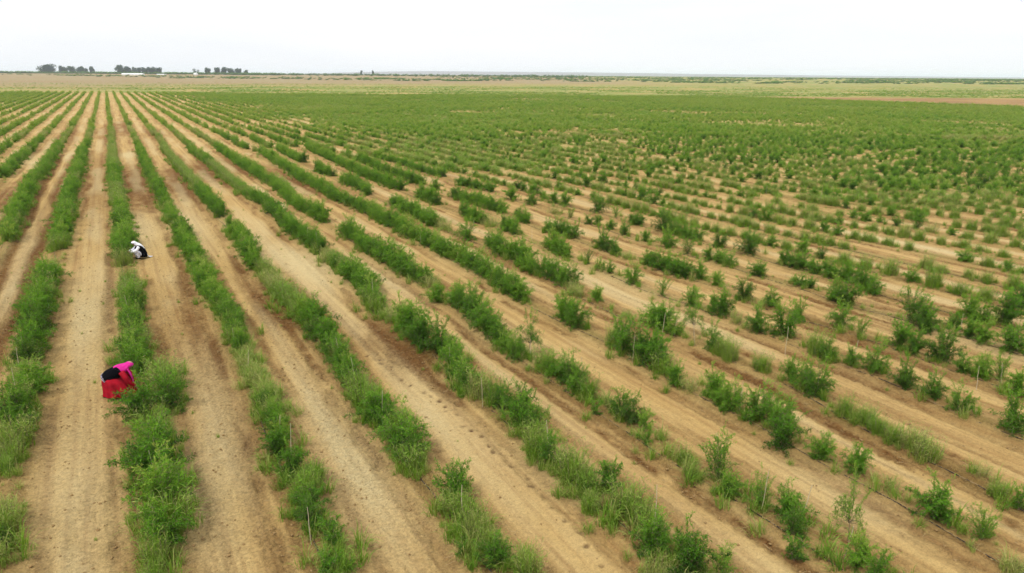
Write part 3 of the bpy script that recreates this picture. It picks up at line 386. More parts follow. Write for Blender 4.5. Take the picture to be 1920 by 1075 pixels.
def shoot_path(R, base, az, tilt, length, droop, k=7):
    d = np.array([math.sin(tilt) * math.cos(az), math.sin(tilt) * math.sin(az), math.cos(tilt)]); p = np.array(base, float); P = [p.copy()]
    for i in range(k):
        p = p + d * length / k; p[2] = max(p[2], 0.02); P.append(p.copy())
        d = d + np.array([R.normal(0, 0.10), R.normal(0, 0.10), -droop * (i + 1) / k]); d /= np.linalg.norm(d)
    return np.array(P)
def shrub_form(seed, h=0.95, spread=0.9, shoots=22, leaves=3000, droop=0.5, trunk=0.0, lean=0.0, lscale=1.0, stray=3):
    """arching shoots with side twigs and narrow leaves; trunk > 0 lifts the crown on a bare stem"""
    R = np.random.default_rng(seed); st = Geo(); lf = Geo(); seg = []
    top = np.array([lean * trunk, 0, trunk])
    if trunk: st.tube([(0, 0, -0.03), (lean * trunk * 0.3, 0.01, trunk * 0.5), tuple(top)], [0.022, 0.018, 0.014], 5)
    for i in range(shoots):
        az = R.uniform(0, 2 * math.pi); tilt = spread * R.uniform(0.05, 1.0) ** 0.7; ln = (h - trunk) * R.uniform(0.75, 1.15)
        dr = droop
        if i < stray: ln *= 1.28; tilt *= 0.55; dr = 0.15
        elif i % 3 == 0 and not trunk: ln *= 0.55; tilt = R.uniform(0.7, 1.25)                    # short skirting shoots round the base
        b = top + np.array([R.normal(0, 0.05), R.normal(0, 0.05), -0.01 if not trunk else 0])
        P = shoot_path(R, b, az, tilt, ln * 1.12, dr); st.tube(P, np.linspace(0.008, 0.003, len(P)), 3, False); seg.append((P, 1.0, 0.05))
        for j in range(2, len(P) - 1):
            for _ in range(1 + (R.random() < 0.6)):
                a2 = az + R.normal(0, 1.1); q = shoot_path(R, P[j], a2, R.uniform(0.6, 1.5), ln * R.uniform(0.16, 0.36), dr * 0.8, 4)
                st.tube(q, np.linspace(0.004, 0.002, len(q)), 3, False); seg.append((q, 0.8, 0.0))
    L_ = np.array([np.linalg.norm(np.diff(p, axis=0), axis=1).sum() * w for p, w, s in seg]); pr = L_ / L_.sum()
    which = R.choice(len(seg), leaves, p=pr); pos = []; dr_ = []
    t = R.random(leaves)
    for wi, tt in zip(which, t):
        P, _, s0 = seg[wi]; u = s0 + (1 - s0) * tt ** 0.8; f = u * (len(P) - 1); i = min(int(f), len(P) - 2); fr = f - i
        pos.append(P[i] * (1 - fr) + P[i + 1] * fr); dr_.append(P[i + 1] - P[i])
    pos = np.array(pos); dr_ = np.array(dr_); dr_ /= np.linalg.norm(dr_, axis=1)[:, None] + 1e-9
    dr_ = dr_ * 0.7 + R.normal(0, 0.62, dr_.shape) + np.array([0, 0, 0.15])
    pos = pos + R.normal(0, 0.014, pos.shape); pos[:, 2] = np.maximum(pos[:, 2], 0.02)
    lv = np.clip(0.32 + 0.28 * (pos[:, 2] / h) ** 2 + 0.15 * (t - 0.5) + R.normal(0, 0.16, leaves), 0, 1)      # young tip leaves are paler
    add_leaves(lf, pos, dr_, lscale * R.uniform(0.055, 0.110, leaves), lscale * R.uniform(0.0075, 0.0125, leaves), lv, R)
    return st, lf
def blades(g, R, n, rad, h0, h1, wd, bend=0.5, lv0=0.5, lvs=0.2):
    az = R.uniform(0, 2 * math.pi, n); rr = rad * R.random(n) ** 0.6; lob = 1 + 0.35 * np.sin(2 * az + R.uniform(0, 6)) + 0.2 * np.sin(5 * az); rr = rr * np.clip(lob, 0.45, 1.3); b = np.stack([rr * np.cos(az), rr * np.sin(az), np.zeros(n)], 1)
    oz = az + R.normal(0, 0.7, n); out = np.stack([np.cos(oz), np.sin(oz), np.zeros(n)], 1); side = np.stack([-np.sin(oz), np.cos(oz), np.zeros(n)], 1)
    q_ = np.clip(rr / rad, 0, 1); ln = (R.uniform(h0, h1, n) * (1.1 - 0.55 * q_ ** 2) * R.choice([0.7, 1.0, 1.15], n))[:, None]; be = (bend * R.uniform(0.2, 1.3, n) * (0.6 + 0.8 * q_))[:, None]; up = np.array([[0, 0, 1.0]]); w = (wd * R.uniform(0.6, 1.3, n))[:, None]
    p1 = b + up * ln * 0.45 + out * ln * be * 0.15; p2 = b + up * ln * 0.80 + out * ln * be * 0.45; p3 = b + up * ln * (1.0 - 0.25 * be) + out * ln * be * 0.9
    V = np.stack([b - side * w, b + side * w, p1 - side * w, p1 + side * w, p2 - side * w * 0.7, p2 + side * w * 0.7, p3, p3 + side * 0.001], 1).reshape(-1, 3)
    o = np.arange(n)[:, None] * 8
    Q = np.concatenate([o + np.array([[0, 1, 3, 2]]), o + np.array([[2, 3, 5, 4]]), o + np.array([[4, 5, 7, 6]])])
    lv = np.clip(lv0 + R.normal(0, lvs, n), 0, 1); g.add(V, Q, None, np.repeat(lv, 8))
def grass_form(seed, n=70, rad=0.16, h0=0.22, h1=0.5, wd=0.007, bend=0.6, lv0=0.5, reeds=0):
    R = np.random.default_rng(seed); g = Geo(); blades(g, R, n, rad, h0, h1, wd, bend, lv0)
    st = Geo()
    for i in range(reeds):          # upright leafy stems
        az = R.uniform(0, 6.28); rr = rad * math.sqrt(R.random()) * 0.9; hh = h1 * R.uniform(0.85, 1.25)
        P = shoot_path(R, (rr * math.cos(az), rr * math.sin(az), 0), az + R.normal(0, 0.8), R.uniform(0.02, 0.35), hh, 0.2, 5); st.tube(P, np.linspace(0.004, 0.002, len(P)), 3, False)
        k = 9; t = np.linspace(0.25, 1, k); pos = np.array([P[min(int(u * 5), 4)] * (1 - (u * 5 - min(int(u * 5), 4))) + P[min(int(u * 5), 4) + 1] * (u * 5 - min(int(u * 5), 4)) for u in t])
        a = R.uniform(0, 6.28, k); d = np.stack([np.cos(a), np.sin(a), R.uniform(0.3, 1.1, k)], 1)
        add_leaves(g, pos, d, R.uniform(0.10, 0.18, k), R.uniform(0.006, 0.010, k), np.clip(lv0 + R.normal(0.08, 0.16, k), 0, 1), R)
    if not st.n: st.tube([(0, 0, 0), (0.01, 0, 0.1)], 0.003, 3)
    return st, g

FORMS = []        # (kind, stem Geo, foliage Geo, width of the form, leaf material)
def form(kind, sg, w, mat):          # w = the width that holds nearly all the leaves
    v = sg[1].arrays()[0]; FORMS.append((kind, sg[0], sg[1], 2 * float(np.percentile(np.hypot(v[:, 0] - v[:, 0].mean(), v[:, 1] - v[:, 1].mean()), 93)), mat))
for i in range(8): form('bush', shrub_form(100 + i, h=0.82 + 0.08 * (i % 3), spread=0.62 + 0.08 * (i % 2), shoots=30, leaves=4600, droop=0.45 + 0.12 * (i % 3), stray=4 + i % 3), 1.15, M_LEAF)
for i in range(2): form('tall', shrub_form(120 + i, h=1.20, spread=0.62, shoots=18, leaves=3000, droop=0.30, stray=5), 0.95, M_LEAF)
for i in range(2): form('tree', shrub_form(130 + i, h=1.35, spread=1.25, shoots=20, leaves=2300, droop=0.75, trunk=0.42, lean=0.15 * (i * 2 - 1)), 0.95, M_LEAF)
for i in range(3): form('clump', grass_form(140 + i, n=420, rad=0.42, h0=0.35, h1=0.72, wd=0.0065, bend=0.6, lv0=0.5, reeds=46), 1.05, M_GRASS)
for i in range(2): form('weed', grass_form(150 + i, n=150, rad=0.42, h0=0.18, h1=0.5, wd=0.005, bend=0.7, lv0=0.6, reeds=30), 1.0, M_GRASS)
for i in range(2): form('small', shrub_form(160 + i, h=0.62, spread=0.75, shoots=11, leaves=1100, droop=0.35), 0.75, M_LEAF)
for i in range(4): form('tuft', grass_form(170 + i, n=60, rad=0.15, h0=0.2, h1=0.5, wd=0.0065, bend=0.8, lv0=0.5), 0.4, M_GRASS)
for i in range(2): form('far', shrub_form(180 + i, h=0.85, spread=0.7, shoots=16, leaves=700, droop=0.6, lscale=2.1), 1.15, M_LEAF)
for i in range(2): form('fargrass', grass_form(190 + i, n=80, rad=0.45, h0=0.22, h1=0.5, wd=0.018, bend=0.7, lv0=0.5), 1.0, M_GRASS)
IDX = {}
for i, fm in enumerate(FORMS): IDX.setdefault(fm[0], []).append(i)
STEM_ME = []; LEAF_ME = []
proto = bpy.data.collections.new('plant_forms')
for i, (kd, st, lf, w, mat) in enumerate(FORMS):
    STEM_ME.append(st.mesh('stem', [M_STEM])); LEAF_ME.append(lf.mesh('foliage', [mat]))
    v1, q1, t1, a1 = st.arrays(); v2, q2, t2, a2 = lf.arrays(); n1 = len(v1)
    q = np.concatenate([q1, q2 + n1]); t = np.concatenate([t1, t2 + n1]) if len(t1) or len(t2) else None
    fmi = np.concatenate([np.zeros(len(q1), int), np.ones(len(q2), int), np.zeros(len(t1), int)])
    me = mesh_np('plant_form', np.concatenate([v1, v2]), q, t, [M_STEM, mat], fmi, {'lv': ('FLOAT', np.concatenate([a1, a2]))})
    proto.objects.link(bpy.data.objects.new('plant_form_%02d' % i, me))

def scatter(name, coll, x, y, z, idx, scale, tint, rotz=None, tilt=0.0):
    n = len(x)
    me = bpy.data.meshes.new(name); me.vertices.add(n); me.vertices.foreach_set('co', np.stack([x, y, z], -1).astype(np.float32).ravel())
    rz = rng.uniform(0, 2 * math.pi, n) if rotz is None else rotz
    rot = np.stack([rng.normal(0, 1, n) * tilt, rng.normal(0, 1, n) * tilt, rz], -1)
    scale = np.asarray(scale); scale = np.stack([scale] * 3, -1) if scale.ndim == 1 else scale
    for nm, ty, ar, key in (('rot', 'FLOAT_VECTOR', rot, 'vector'), ('scl', 'FLOAT_VECTOR', scale, 'vector'), ('idx', 'INT', idx, 'value'), ('tint', 'FLOAT', tint, 'value')):
        a = me.attributes.new(nm, ty, 'POINT'); a.data.foreach_set(key, np.asarray(ar, np.int32 if ty == 'INT' else np.float32).ravel())
    me.update(); o = link(name, me)
    ng = bpy.data.node_groups.new(name, 'GeometryNodeTree')
    ng.interface.new_socket('Geometry', in_out='INPUT', socket_type='NodeSocketGeometry'); ng.interface.new_socket('Geometry', in_out='OUTPUT', socket_type='NodeSocketGeometry')
    N = ng.nodes.new; gi = N('NodeGroupInput'); go = N('NodeGroupOutput'); ip = N('GeometryNodeInstanceOnPoints'); ci = N('GeometryNodeCollectionInfo')
    ci.inputs['Collection'].default_value = coll; ci.inputs['Separate Children'].default_value = True; ci.inputs['Reset Children'].default_value = True
    def attr(nm, ty):
        a = N('GeometryNodeInputNamedAttribute'); a.data_type = ty; a.inputs['Name'].default_value = nm; return a.outputs['Attribute']
    lk = ng.links.new
    lk(gi.outputs[0], ip.inputs['Points']); lk(ci.outputs[0], ip.inputs['Instance']); ip.inputs['Pick Instance'].default_value = True
    lk(attr('idx', 'INT'), ip.inputs['Instance Index']); lk(attr('rot', 'FLOAT_VECTOR'), ip.inputs['Rotation']); lk(attr('scl', 'FLOAT_VECTOR'), ip.inputs['Scale'])
    lk(ip.outputs[0], go.inputs[0])
    md = o.modifiers.new('scatter', 'NODES'); md.node_group = ng
    return o

# ------------------------------------------------------------------ planting
def in_view(x, y, z=0.0, mx=1.12, my=1.12):
    p = np.stack([x, y, np.full_like(x, z) - 9.0], -1)
    cxx = p @ np.array(RIGHT); cyy = p @ np.array(UP); cz = -(p @ np.array(BACK)); k = 24 / 18.0
    cz = np.maximum(cz, 0.01)
    return (cz > 1) & (np.abs(cxx / cz * k) < mx) & (np.abs(cyy / cz * k / (1075 / 1920)) < my)
PL = []          # x, y, type, width, row
for k in ROWS:
    R = np.random.default_rng(900 + k)
    for s in ROWS[k]:
        if len(s) == 1: PL.append((s[0][0], s[0][1], s[0][2], s[0][3], k)); continue
        s = sorted(s, key=lambda p: p[1]); Y = np.array([p[1] for p in s]); X = np.array([p[0] for p in s]); W = np.array([p[3] for p in s])
        y = Y[0]
        while y <= Y[-1] + 0.1:
            i = int(np.argmin(np.abs(Y - y))); w = float(np.interp(y, Y, W))
            ty = s[i][2]
            if k <= 3 and ty in 'sd' and R.random() < (0.24 if ty == 's' else 0.12): ty = 'g'
            w = min(w, 1.32)
            PL.append((float(np.interp(y, Y, X)) + R.normal(0, 0.07), y, ty, w * R.uniform(0.78, 1.15) * (0.86 if k <= 1 else 0.95), k))
            y += min(max(0.55 * w, 0.45), 0.8) * R.uniform(0.85, 1.2) * (1.0 if y < 45 else 1.25)
for k in range(KMIN, KMAX + 1):
    R = np.random.default_rng(5000 + k)
    y0 = 100.0 if k <= 3 else (90 if k <= 9 else (45 if k == 10 else 4))
    if k == -2: y0 = 102
    if k in ROWS: y0 = max(p[1] for s in ROWS[k] for p in s) + 0.8
    elif k < -3: y0 = 4
    ys = y0 + np.cumsum(R.uniform(0.75, 1.25, 470)); ys = ys[ys < 460]
    xs = np.interp(ys, RY, RX[k]) + R.normal(0, 0.10, len(ys))
    d, l = field_terms(xs, ys); ok = (d < edge_depth(l) - 2) & in_view(xs, ys)
    cover = fbm(xs / 7.0, ys / 3.2, 41, 2)
    dens = 0.95
    keep = ok & ((R.random(len(ys)) < dens) & (cover > (0.22 if k < 9 else 0.25)))
    big = fbm(xs / 22.0, ys / 22.0, 61, 2)
    for x, y, c, b, dd in zip(xs[keep], ys[keep], cover[keep], big[keep], d[keep]):
        u = R.random()
        ty = 'g' if b > 0.60 and u < 0.75 else ('d' if u < 0.24 else ('t' if u < 0.34 else ('y' if u < 0.40 and k > 9 else 's')))
        PL.append((x, y, ty, (0.80 if k < 9 else 0.84) * R.uniform(0.65, 1.25), k))
for n_, p in enumerate(PL):
    for wx_, wy_, s_ in ((WORKERS[0][0], WORKERS[0][1], 1), (WORKERS[1][0], WORKERS[1][1], -1)):
        if -1.5 - 0.5 * p[3] < p[1] - wy_ < 0.6 + 0.5 * p[3]:
            lim = wx_ + s_ * (0.70 + 0.50 * p[3]) if s_ > 0 else wx_ - 0.42 - 0.35 * p[3]
            if (s_ > 0 and wx_ - 1 < p[0] < lim) or (s_ < 0 and lim < p[0] < wx_ + 1): PL[n_] = (lim, p[1], p[2], p[3], p[4])
px_ = np.array([p[0] for p in PL]); py_ = np.array([p[1] for p in PL]); pw_ = np.array([p[3] for p in PL])
pz_ = ground_h(px_, py_); pd_, pl_ = field_terms(px_, py_)
vis = in_view(px_, py_, 0.4, 1.0, 1.0)
size = pw_ / np.maximum(np.hypot(pd_, 9.0), 1); size[~vis] = 0
order = np.argsort(-size)
single = np.zeros(len(PL), bool); single[order[:300]] = True
TYPE_FORM = {'s': IDX['bush'], 'd': IDX['bush'], 'g': IDX['clump'], 'y': IDX['weed'], 't': IDX['tall'], 'T': IDX['tree']}
TINT = {'s': (0.42, 0.11), 'd': (0.28, 0.08), 'g': (0.60, 0.10), 'y': (0.82, 0.08), 't': (0.42, 0.11), 'T': (0.46, 0.08)}
ONES = ['', 'first', 'second', 'third', 'fourth', 'fifth', 'sixth', 'seventh', 'eighth', 'ninth', 'tenth', 'eleventh', 'twelfth', 'thirteenth', 'fourteenth', 'fifteenth', 'sixteenth', 'seventeenth', 'eighteenth', 'nineteenth']
TENS = {2: 'twent', 3: 'thirt', 4: 'fort', 5: 'fift', 6: 'sixt', 7: 'sevent', 8: 'eight', 9: 'ninet'}
def ordinal(n):
    if n < 20: return ONES[n]
    return TENS[n // 10] + ('ieth' if n % 10 == 0 else 'y-' + ONES[n % 10])
def row_phrase(k):
    if k == 0: return "the people's row"
    return '%s row %s of people' % (ordinal(abs(k)), 'right' if k > 0 else 'left')
LOOK = {'s': 'leafy green shrub', 'd': 'dense dark green shrub', 'g': 'bright green grassy clump', 'y': 'sparse yellow-green weed clump', 't': 'tall narrow green shrub', 'T': 'treelike shrub with bare trunk'}
NAME = {'s': 'shrub', 'd': 'shrub', 'g': 'grass_clump', 'y': 'weed_clump', 't': 'tall_shrub', 'T': 'trunked_shrub'}
CAT = {'s': 'shrub', 'd': 'shrub', 'g': 'grass clump', 'y': 'weed', 't': 'shrub', 'T': 'shrub'}
def place_plant(i, n):
    x, y, ty, w, k = PL[i]; R = np.random.default_rng(70000 + i)
    pool = TYPE_FORM[ty] if not (ty in 'sd' and w < 0.5) else IDX['small']
    f = int(pool[R.integers(len(pool))]); sc = w / FORMS[f][3]; sc = max(sc, 0.38)
    hs = 1.12 * sc ** 0.7 * R.uniform(0.85, 1.15) if ty not in 'T' else 1.0 * R.uniform(0.95, 1.05)
    root = link(NAME[ty], None, None, (x, y, float(pz_[i])), (0, 0, R.uniform(0, 6.28)), (sc, sc * R.uniform(0.92, 1.1), hs)); root.empty_display_size = 0.1
    st = link('stem', STEM_ME[f], root); lf = link('foliage', LEAF_ME[f], root)
    t = float(np.clip(R.normal(*TINT[ty]), 0.02, 0.95)); lf['tint'] = t; st['tint'] = t
    look = ('small ' if w < 0.5 and ty in 'sd' else '') + (LOOK[ty] if ty != 'd' or w >= 0.5 else 'dark green shrub')
    tag(root, '%s, %s from bottom edge, %s' % (look, ordinal(n), row_phrase(k)), CAT[ty], 'plants in the crop rows')
rows_used = {}
for i in sorted(np.nonzero(single)[0], key=lambda j: PL[j][1]):
    k = PL[i][4]; rows_used[k] = rows_used.get(k, 0) + 1; place_plant(i, rows_used[k])

# the rest of the crop: one mass
ri = np.nonzero(~single & in_view(px_, py_, 0.4))[0]
R = np.random.default_rng(11)
fi = np.zeros(len(ri), int); ti = np.zeros(len(ri)); sc = np.zeros((len(ri), 3))
for n, i in enumerate(ri):
    ty = PL[i][2]; w = PL[i][3]; dist = pd_[i]
    if dist > 110: pool = IDX['fargrass'] if ty in 'gy' else IDX['far']
    else: pool = TYPE_FORM[ty] if not (ty in 'sd' and w < 0.5) else IDX['small']
    f = int(pool[R.integers(len(pool))]); s = max(w / FORMS[f][3], 0.4); fi[n] = f; hs = (1.1 if PL[i][4] < 9 else 0.92) * s ** 0.7 * R.uniform(0.85, 1.15)
    sc[n] = (s, s * R.uniform(0.9, 1.1), hs); ti[n] = np.clip(R.normal(*TINT[ty]), 0.02, 0.95)
patch = fbm(px_[ri] / 30.0, py_[ri] / 30.0, 77, 2) - 0.5
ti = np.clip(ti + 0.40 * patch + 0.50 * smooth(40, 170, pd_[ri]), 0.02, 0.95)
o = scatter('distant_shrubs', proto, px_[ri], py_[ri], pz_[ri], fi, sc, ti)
tag(o, 'mass of green shrubs in rows filling the field towards the horizon', 'crop', kind='stuff')

# grass and weeds among the plants
gx = []; gy = []; gt = []; gs = []
R = np.random.default_rng(12)
MULT = {'g': 7, 'y': 8, 's': 5, 'd': 3, 't': 3, 'T': 5}
for i in np.nonzero((pd_ < 75) & in_view(px_, py_, 0.2))[0]:
    x, y, ty, w, k = PL[i]
    for _ in range(R.poisson(MULT[ty] * (1.1 if k <= 3 else 0.55))):
        gx.append(x + R.normal(0, 0.10 + 0.20 * w)); gy.append(y + R.normal(0, 0.4)); gt.append(np.clip(R.normal(0.62 if ty != 'y' else 0.85, 0.16), 0.1, 1)); gs.append(R.uniform(0.45, 1.1))
# thin weeds along the lines even where shrubs are missing
for k in range(-4, 30):
    n = 190; y = R.uniform(5, 100, n); x = np.interp(y, RY, RX[k]) + R.normal(0, 0.32, n); c = fbm(x * 0.6, y * 0.5, 15, 2) > 0.5
    ky = np.array([p[1] for p in PL if p[4] == k and p[1] < 110] or [0.0]); c &= (np.abs(y[:, None] - ky[None, :]).min(1) < 0.75) | (R.random(n) < 0.2)          # breaks in the rows stay mostly bare
    for a, b in zip(x[c], y[c]): gx.append(a); gy.append(b); gt.append(np.clip(R.normal(0.85, 0.10), 0, 1)); gs.append(R.uniform(0.25, 0.7))
# odd weeds in the lanes
n = 900; x = R.uniform(-8, 60, n); y = R.uniform(8, 80, n)
for a, b in zip(x, y): gx.append(a); gy.append(b); gt.append(R.uniform(0.6, 1)); gs.append(R.uniform(0.12, 0.35))
gx = np.array(gx); gy = np.array(gy); v = in_view(gx, gy, 0.2)
for wx_, wy_ in WORKERS: v &= np.hypot(gx - wx_, gy - wy_ + 0.2) > 0.55
gx = gx[v]; gy = gy[v]; gt = np.array(gt)[v]; gs = np.array(gs)[v]
o = scatter('grass', proto, gx, gy, ground_h(gx, gy), R.choice(IDX['tuft'], len(gx)), gs, gt, tilt=0.12)
tag(o, 'thin green and straw-coloured grass growing among the crop plants', 'grass', kind='stuff')

# weeds between the lines far out
n = 90000; d = 50 + 290 * R.random(n) ** 0.75; l = (R.random(n) * 2 - 1) * d * 0.86
x = FWD[0] * d + SIDE[0] * l; y = FWD[1] * d + SIDE[1] * l
wn = fbm(x / 16.0, y / 16.0, 101, 3)
pr = smooth(22, 50, x + 14 * (wn - 0.5)) * smooth(45, 150, d) * smooth(0.25, 0.60, wn) * 1.2
pr = np.maximum(pr, 0.5 * smooth(0.5, 0.65, wn) * smooth(16, 34, x))
ok = (R.random(n) < pr) & (d < edge_depth(l) - 1) & in_view(x, y, 0.2); x = x[ok]; y = y[ok]; wn = wn[ok]
o = scatter('weeds', proto, x, y, ground_h(x, y), R.choice(IDX['fargrass'], len(x)), R.uniform(0.5, 1.25, len(x)), np.clip(0.58 + 0.5 * (fbm(x / 24.0, y / 24.0, 88, 2) - 0.4) + R.normal(0, 0.1, len(x)), 0.2, 0.98))
tag(o, 'light green weeds spread between the far crop rows', 'weeds', kind='stuff')

# dark scrub across the steppe
n = 16000; d = 950 + 1300 * R.random(n) ** 1.5; l = (R.random(n) * 2 - 1) * d * 0.84
x = FWD[0] * d + SIDE[0] * l; y = FWD[1] * d + SIDE[1] * l; wn = fbm(x / 45.0, y / 30.0, 141, 2)
lim = 1010 + 140 * (fbm(l / 120.0, l * 0, 151, 2) - 0.5) - 0.12 * l
ok = (d > lim) & (wn > np.where(l > -200, 0.50, 0.56)) & ((l > -150) | (d < 1250)); x, y, d = x[ok], y[ok], d[ok]
o = scatter('scrub', proto, x, y, ground_h(x, y, False) - 0.05, R.choice(IDX['far'], len(x)), np.stack([R.uniform(3, 7, len(x)), R.uniform(2.5, 5, len(x)), R.uniform(0.9, 2.0, len(x))], -1), R.uniform(0.05, 0.45, len(x)))
tag(o, 'broken line of low dark scrub across the steppe before the horizon', 'scrub', kind='stuff')
n = 60000; d = 318 + 420 * R.random(n) ** 1.2; l = (R.random(n) * 2 - 1) * d * 0.84; x = FWD[0] * d + SIDE[0] * l; y = FWD[1] * d + SIDE[1] * l
wn = fbm(x / 40.0, y / 25.0, 161, 3); pr = smooth(0.34, 0.66, wn) * (0.35 + 0.65 * smooth(-60, 120, x)) * smooth(760, 330, d); plow = (l > 95) & (d < 342)
ok = (R.random(n) < pr) & (d > edge_depth(l) + 4.5) & ~plow; x, y = x[ok], y[ok]; n = len(x)
o = scatter('steppe_tufts', proto, x, y, ground_h(x, y, False), R.choice(IDX['fargrass'], n), np.stack([R.uniform(0.7, 1.8, n), R.uniform(0.7, 1.5, n), R.uniform(0.3, 0.75, n)], -1), np.clip(R.normal(0.55, 0.22, n), 0.1, 0.98))
tag(o, 'low pale green tufts spread over the steppe beyond the field', 'tufts', kind='stuff')
# ------------------------------------------------------------------ drip hoses, stakes, clods, straw
for k in range(-2, 13):
    R = np.random.default_rng(300 + k); y = np.arange(4, 75, 0.5); x = np.interp(y, RY, RX[k]) - 0.20 + 0.16 * (fbm(y / 4.0, y * 0 + k * 5.0, 19, 2) - 0.5)
    z = ground_h(x, y) + 0.010 + 0.10 * (fbm(y / 2.2, y * 0 + k * 9.0, 23, 2) - 0.5); v = in_view(x, y, 0, 1.25, 1.25)
    if v.sum() < 8: continue
    g = Geo(); g.tube(np.stack([x, y, z], -1)[v], 0.011, 6); tag(link('drip_hose', g.mesh('drip_hose', [M_HOSE], True)), 'thin black drip hose lying along ' + row_phrase(k), 'hose', 'drip hoses along the rows')
stake_me = []
for i in range(4):
    R = np.random.default_rng(400 + i); g = Geo(); h = 1.0 + 0.12 * i
    P = [(R.normal(0, 0.006) + 0.01 * j * (i % 2), R.normal(0, 0.006), -0.08 + (h + 0.08) * j / 5) for j in range(6)]; g.tube(P, np.linspace(0.009, 0.006, 6), 6); stake_me.append(g.mesh('stake', [M_STAKE]))
ST = [(x, y) for x, y in STAKES]
R = np.random.default_rng(55)
for k in range(4, 26):
    for y in R.uniform(30, 85, 2): ST.append((float(np.interp(y, RY, RX[k])) + R.normal(0, 0.1), float(y)))
sx = np.array([s[0] for s in ST]); sy = np.array([s[1] for s in ST]); v = in_view(sx, sy, 0.5, 1, 1); ST = sorted([s for s, q in zip(ST, v) if q], key=lambda s: s[1]); cnt = {}
for i, (x, y) in enumerate(ST):
    k = int(row_dist(np.array([x]), np.array([y]))[1][0]); cnt[k] = cnt.get(k, 0) + 1; z = float(ground_h(np.array([x]), np.array([y]))[0])
    o = link('stake', stake_me[i % 4], None, (x, y, z), (R.normal(0, 0.06), R.normal(0, 0.06), R.uniform(0, 6.28)), (1, 1, R.uniform(0.6, 0.95)))
    tag(o, 'thin pale stick stake, %s from bottom edge, %s' % (ordinal(cnt[k]), row_phrase(k)), 'stake', 'stakes standing in the crop rows')
clod = bpy.data.collections.new('clod_forms')
for i in range(4):
    R = np.random.default_rng(500 + i); g = Geo(); g.ball((0, 0, 0.2), (1, 0.8, 0.6), 7, 5); v, q, t, a = g.arrays(); v = v * (1 + R.normal(0, 0.16, v.shape))
    clod.objects.link(bpy.data.objects.new('clod_form_%d' % i, mesh_np('clod_form', v, q, t, [M_CLOD])))
for i in range(3):
    R = np.random.default_rng(520 + i); g = Geo(); g.tube([(-0.5, 0, 0.03), (0, 0.05 * R.normal(), 0.05), (0.5, 0, 0.03)], 0.022, 3); clod.objects.link(bpy.data.objects.new('straw_form_%d' % i, g.mesh('straw_form', [M_STRAW])))
R = np.random.default_rng(56); n = 220000; d = 6 + 42 * R.random(n) ** 0.9; l = (R.random(n) * 2 - 1) * d * 1.0
x = FWD[0] * d + SIDE[0] * l; y = FWD[1] * d + SIDE[1] * l
_, _, _, br = zone_masks(x, y, np.hypot(x, y)); ok = (R.random(n) < 0.015 + 0.07 * smooth(7.2, 5, x) + 0.30 * br ** 1.4) & in_view(x, y, 0, 1.05, 1.08); xc, yc = x[ok], y[ok]
o = scatter('soil_clods', clod, xc, yc, ground_h(xc, yc) + 0.004, R.integers(0, 4, len(xc)), 0.009 + 0.030 * R.random(len(xc)) ** 3, np.zeros(len(xc)), tilt=0.3)
tag(o, 'small brown soil clods strewn along the row edges', 'clods', kind='stuff')
ok = (R.random(n) < 0.006 + 0.05 * br) & in_view(x, y, 0, 1.05, 1.08); xc, yc = x[ok], y[ok]; L_ = R.uniform(0.06, 0.22, len(xc))
o = scatter('dry_straw', clod, xc, yc, ground_h(xc, yc) + 0.008, R.integers(4, 7, len(xc)), np.stack([L_, np.full_like(L_, 0.15), np.full_like(L_, 0.15)], -1), np.zeros(len(xc)), tilt=0.15)
tag(o, 'dry straw and stubble bits lying on the soil', 'straw', kind='stuff')

# ------------------------------------------------------------------ horizon: trees, long white shed, poles, hills
def at(px, depth, dz=0.0):
    """ground point lying towards picture column px at a given depth"""
    l = (px - 960) / 1280.0 * depth * 0.957; x = FWD[0] * depth + SIDE[0] * l; y = FWD[1] * depth + SIDE[1] * l
    return float(x), float(y), float(ground_h(np.array([x]), np.array([y]), False)[0]) + dz
def crown_geo(seed, n=2600):
    R = np.random.default_rng(seed); g = Geo(); nl = 11; cen = []
    for i in range(nl):
        a = R.uniform(0, 6.28); rr = R.uniform(0, 0.27); cen.append((rr * math.cos(a), rr * math.sin(a), 0.20 + 0.60 * i / (nl - 1), R.uniform(0.20, 0.28)))
    c = np.array(cen)[R.integers(0, nl, n)]; d = R.normal(0, 1, (n, 3)); d /= np.linalg.norm(d, axis=1)[:, None]
    pos = c[:, :3] + d * (c[:, 3] * R.uniform(0.55, 1.0, n))[:, None]
    add_leaves(g, pos, R.normal(0, 1, (n, 3)), R.uniform(0.05, 0.10, n), R.uniform(0.02, 0.035, n), R.uniform(0.1, 0.9, n), R); return g
CROWNS = [crown_geo(600 + i).mesh('crown', [M_TREE]) for i in range(4)] + [crown_geo(640, 420).mesh('crown', [M_TREE])]
g = Geo(); g.tube([(0, 0, -0.02), (0.01, 0, 0.2), (0, 0.01, 0.5), (0.02, 0, 0.7)], [0.028, 0.022, 0.015, 0.006], 6)
for a in range(4): g.tube([(0, 0, 0.25 + 0.06 * a), (0.14 * math.cos(a * 1.7), 0.14 * math.sin(a * 1.7), 0.45 + 0.07 * a)], [0.010, 0.004], 4)
TRUNK = g.mesh('trunk', [M_STEM])
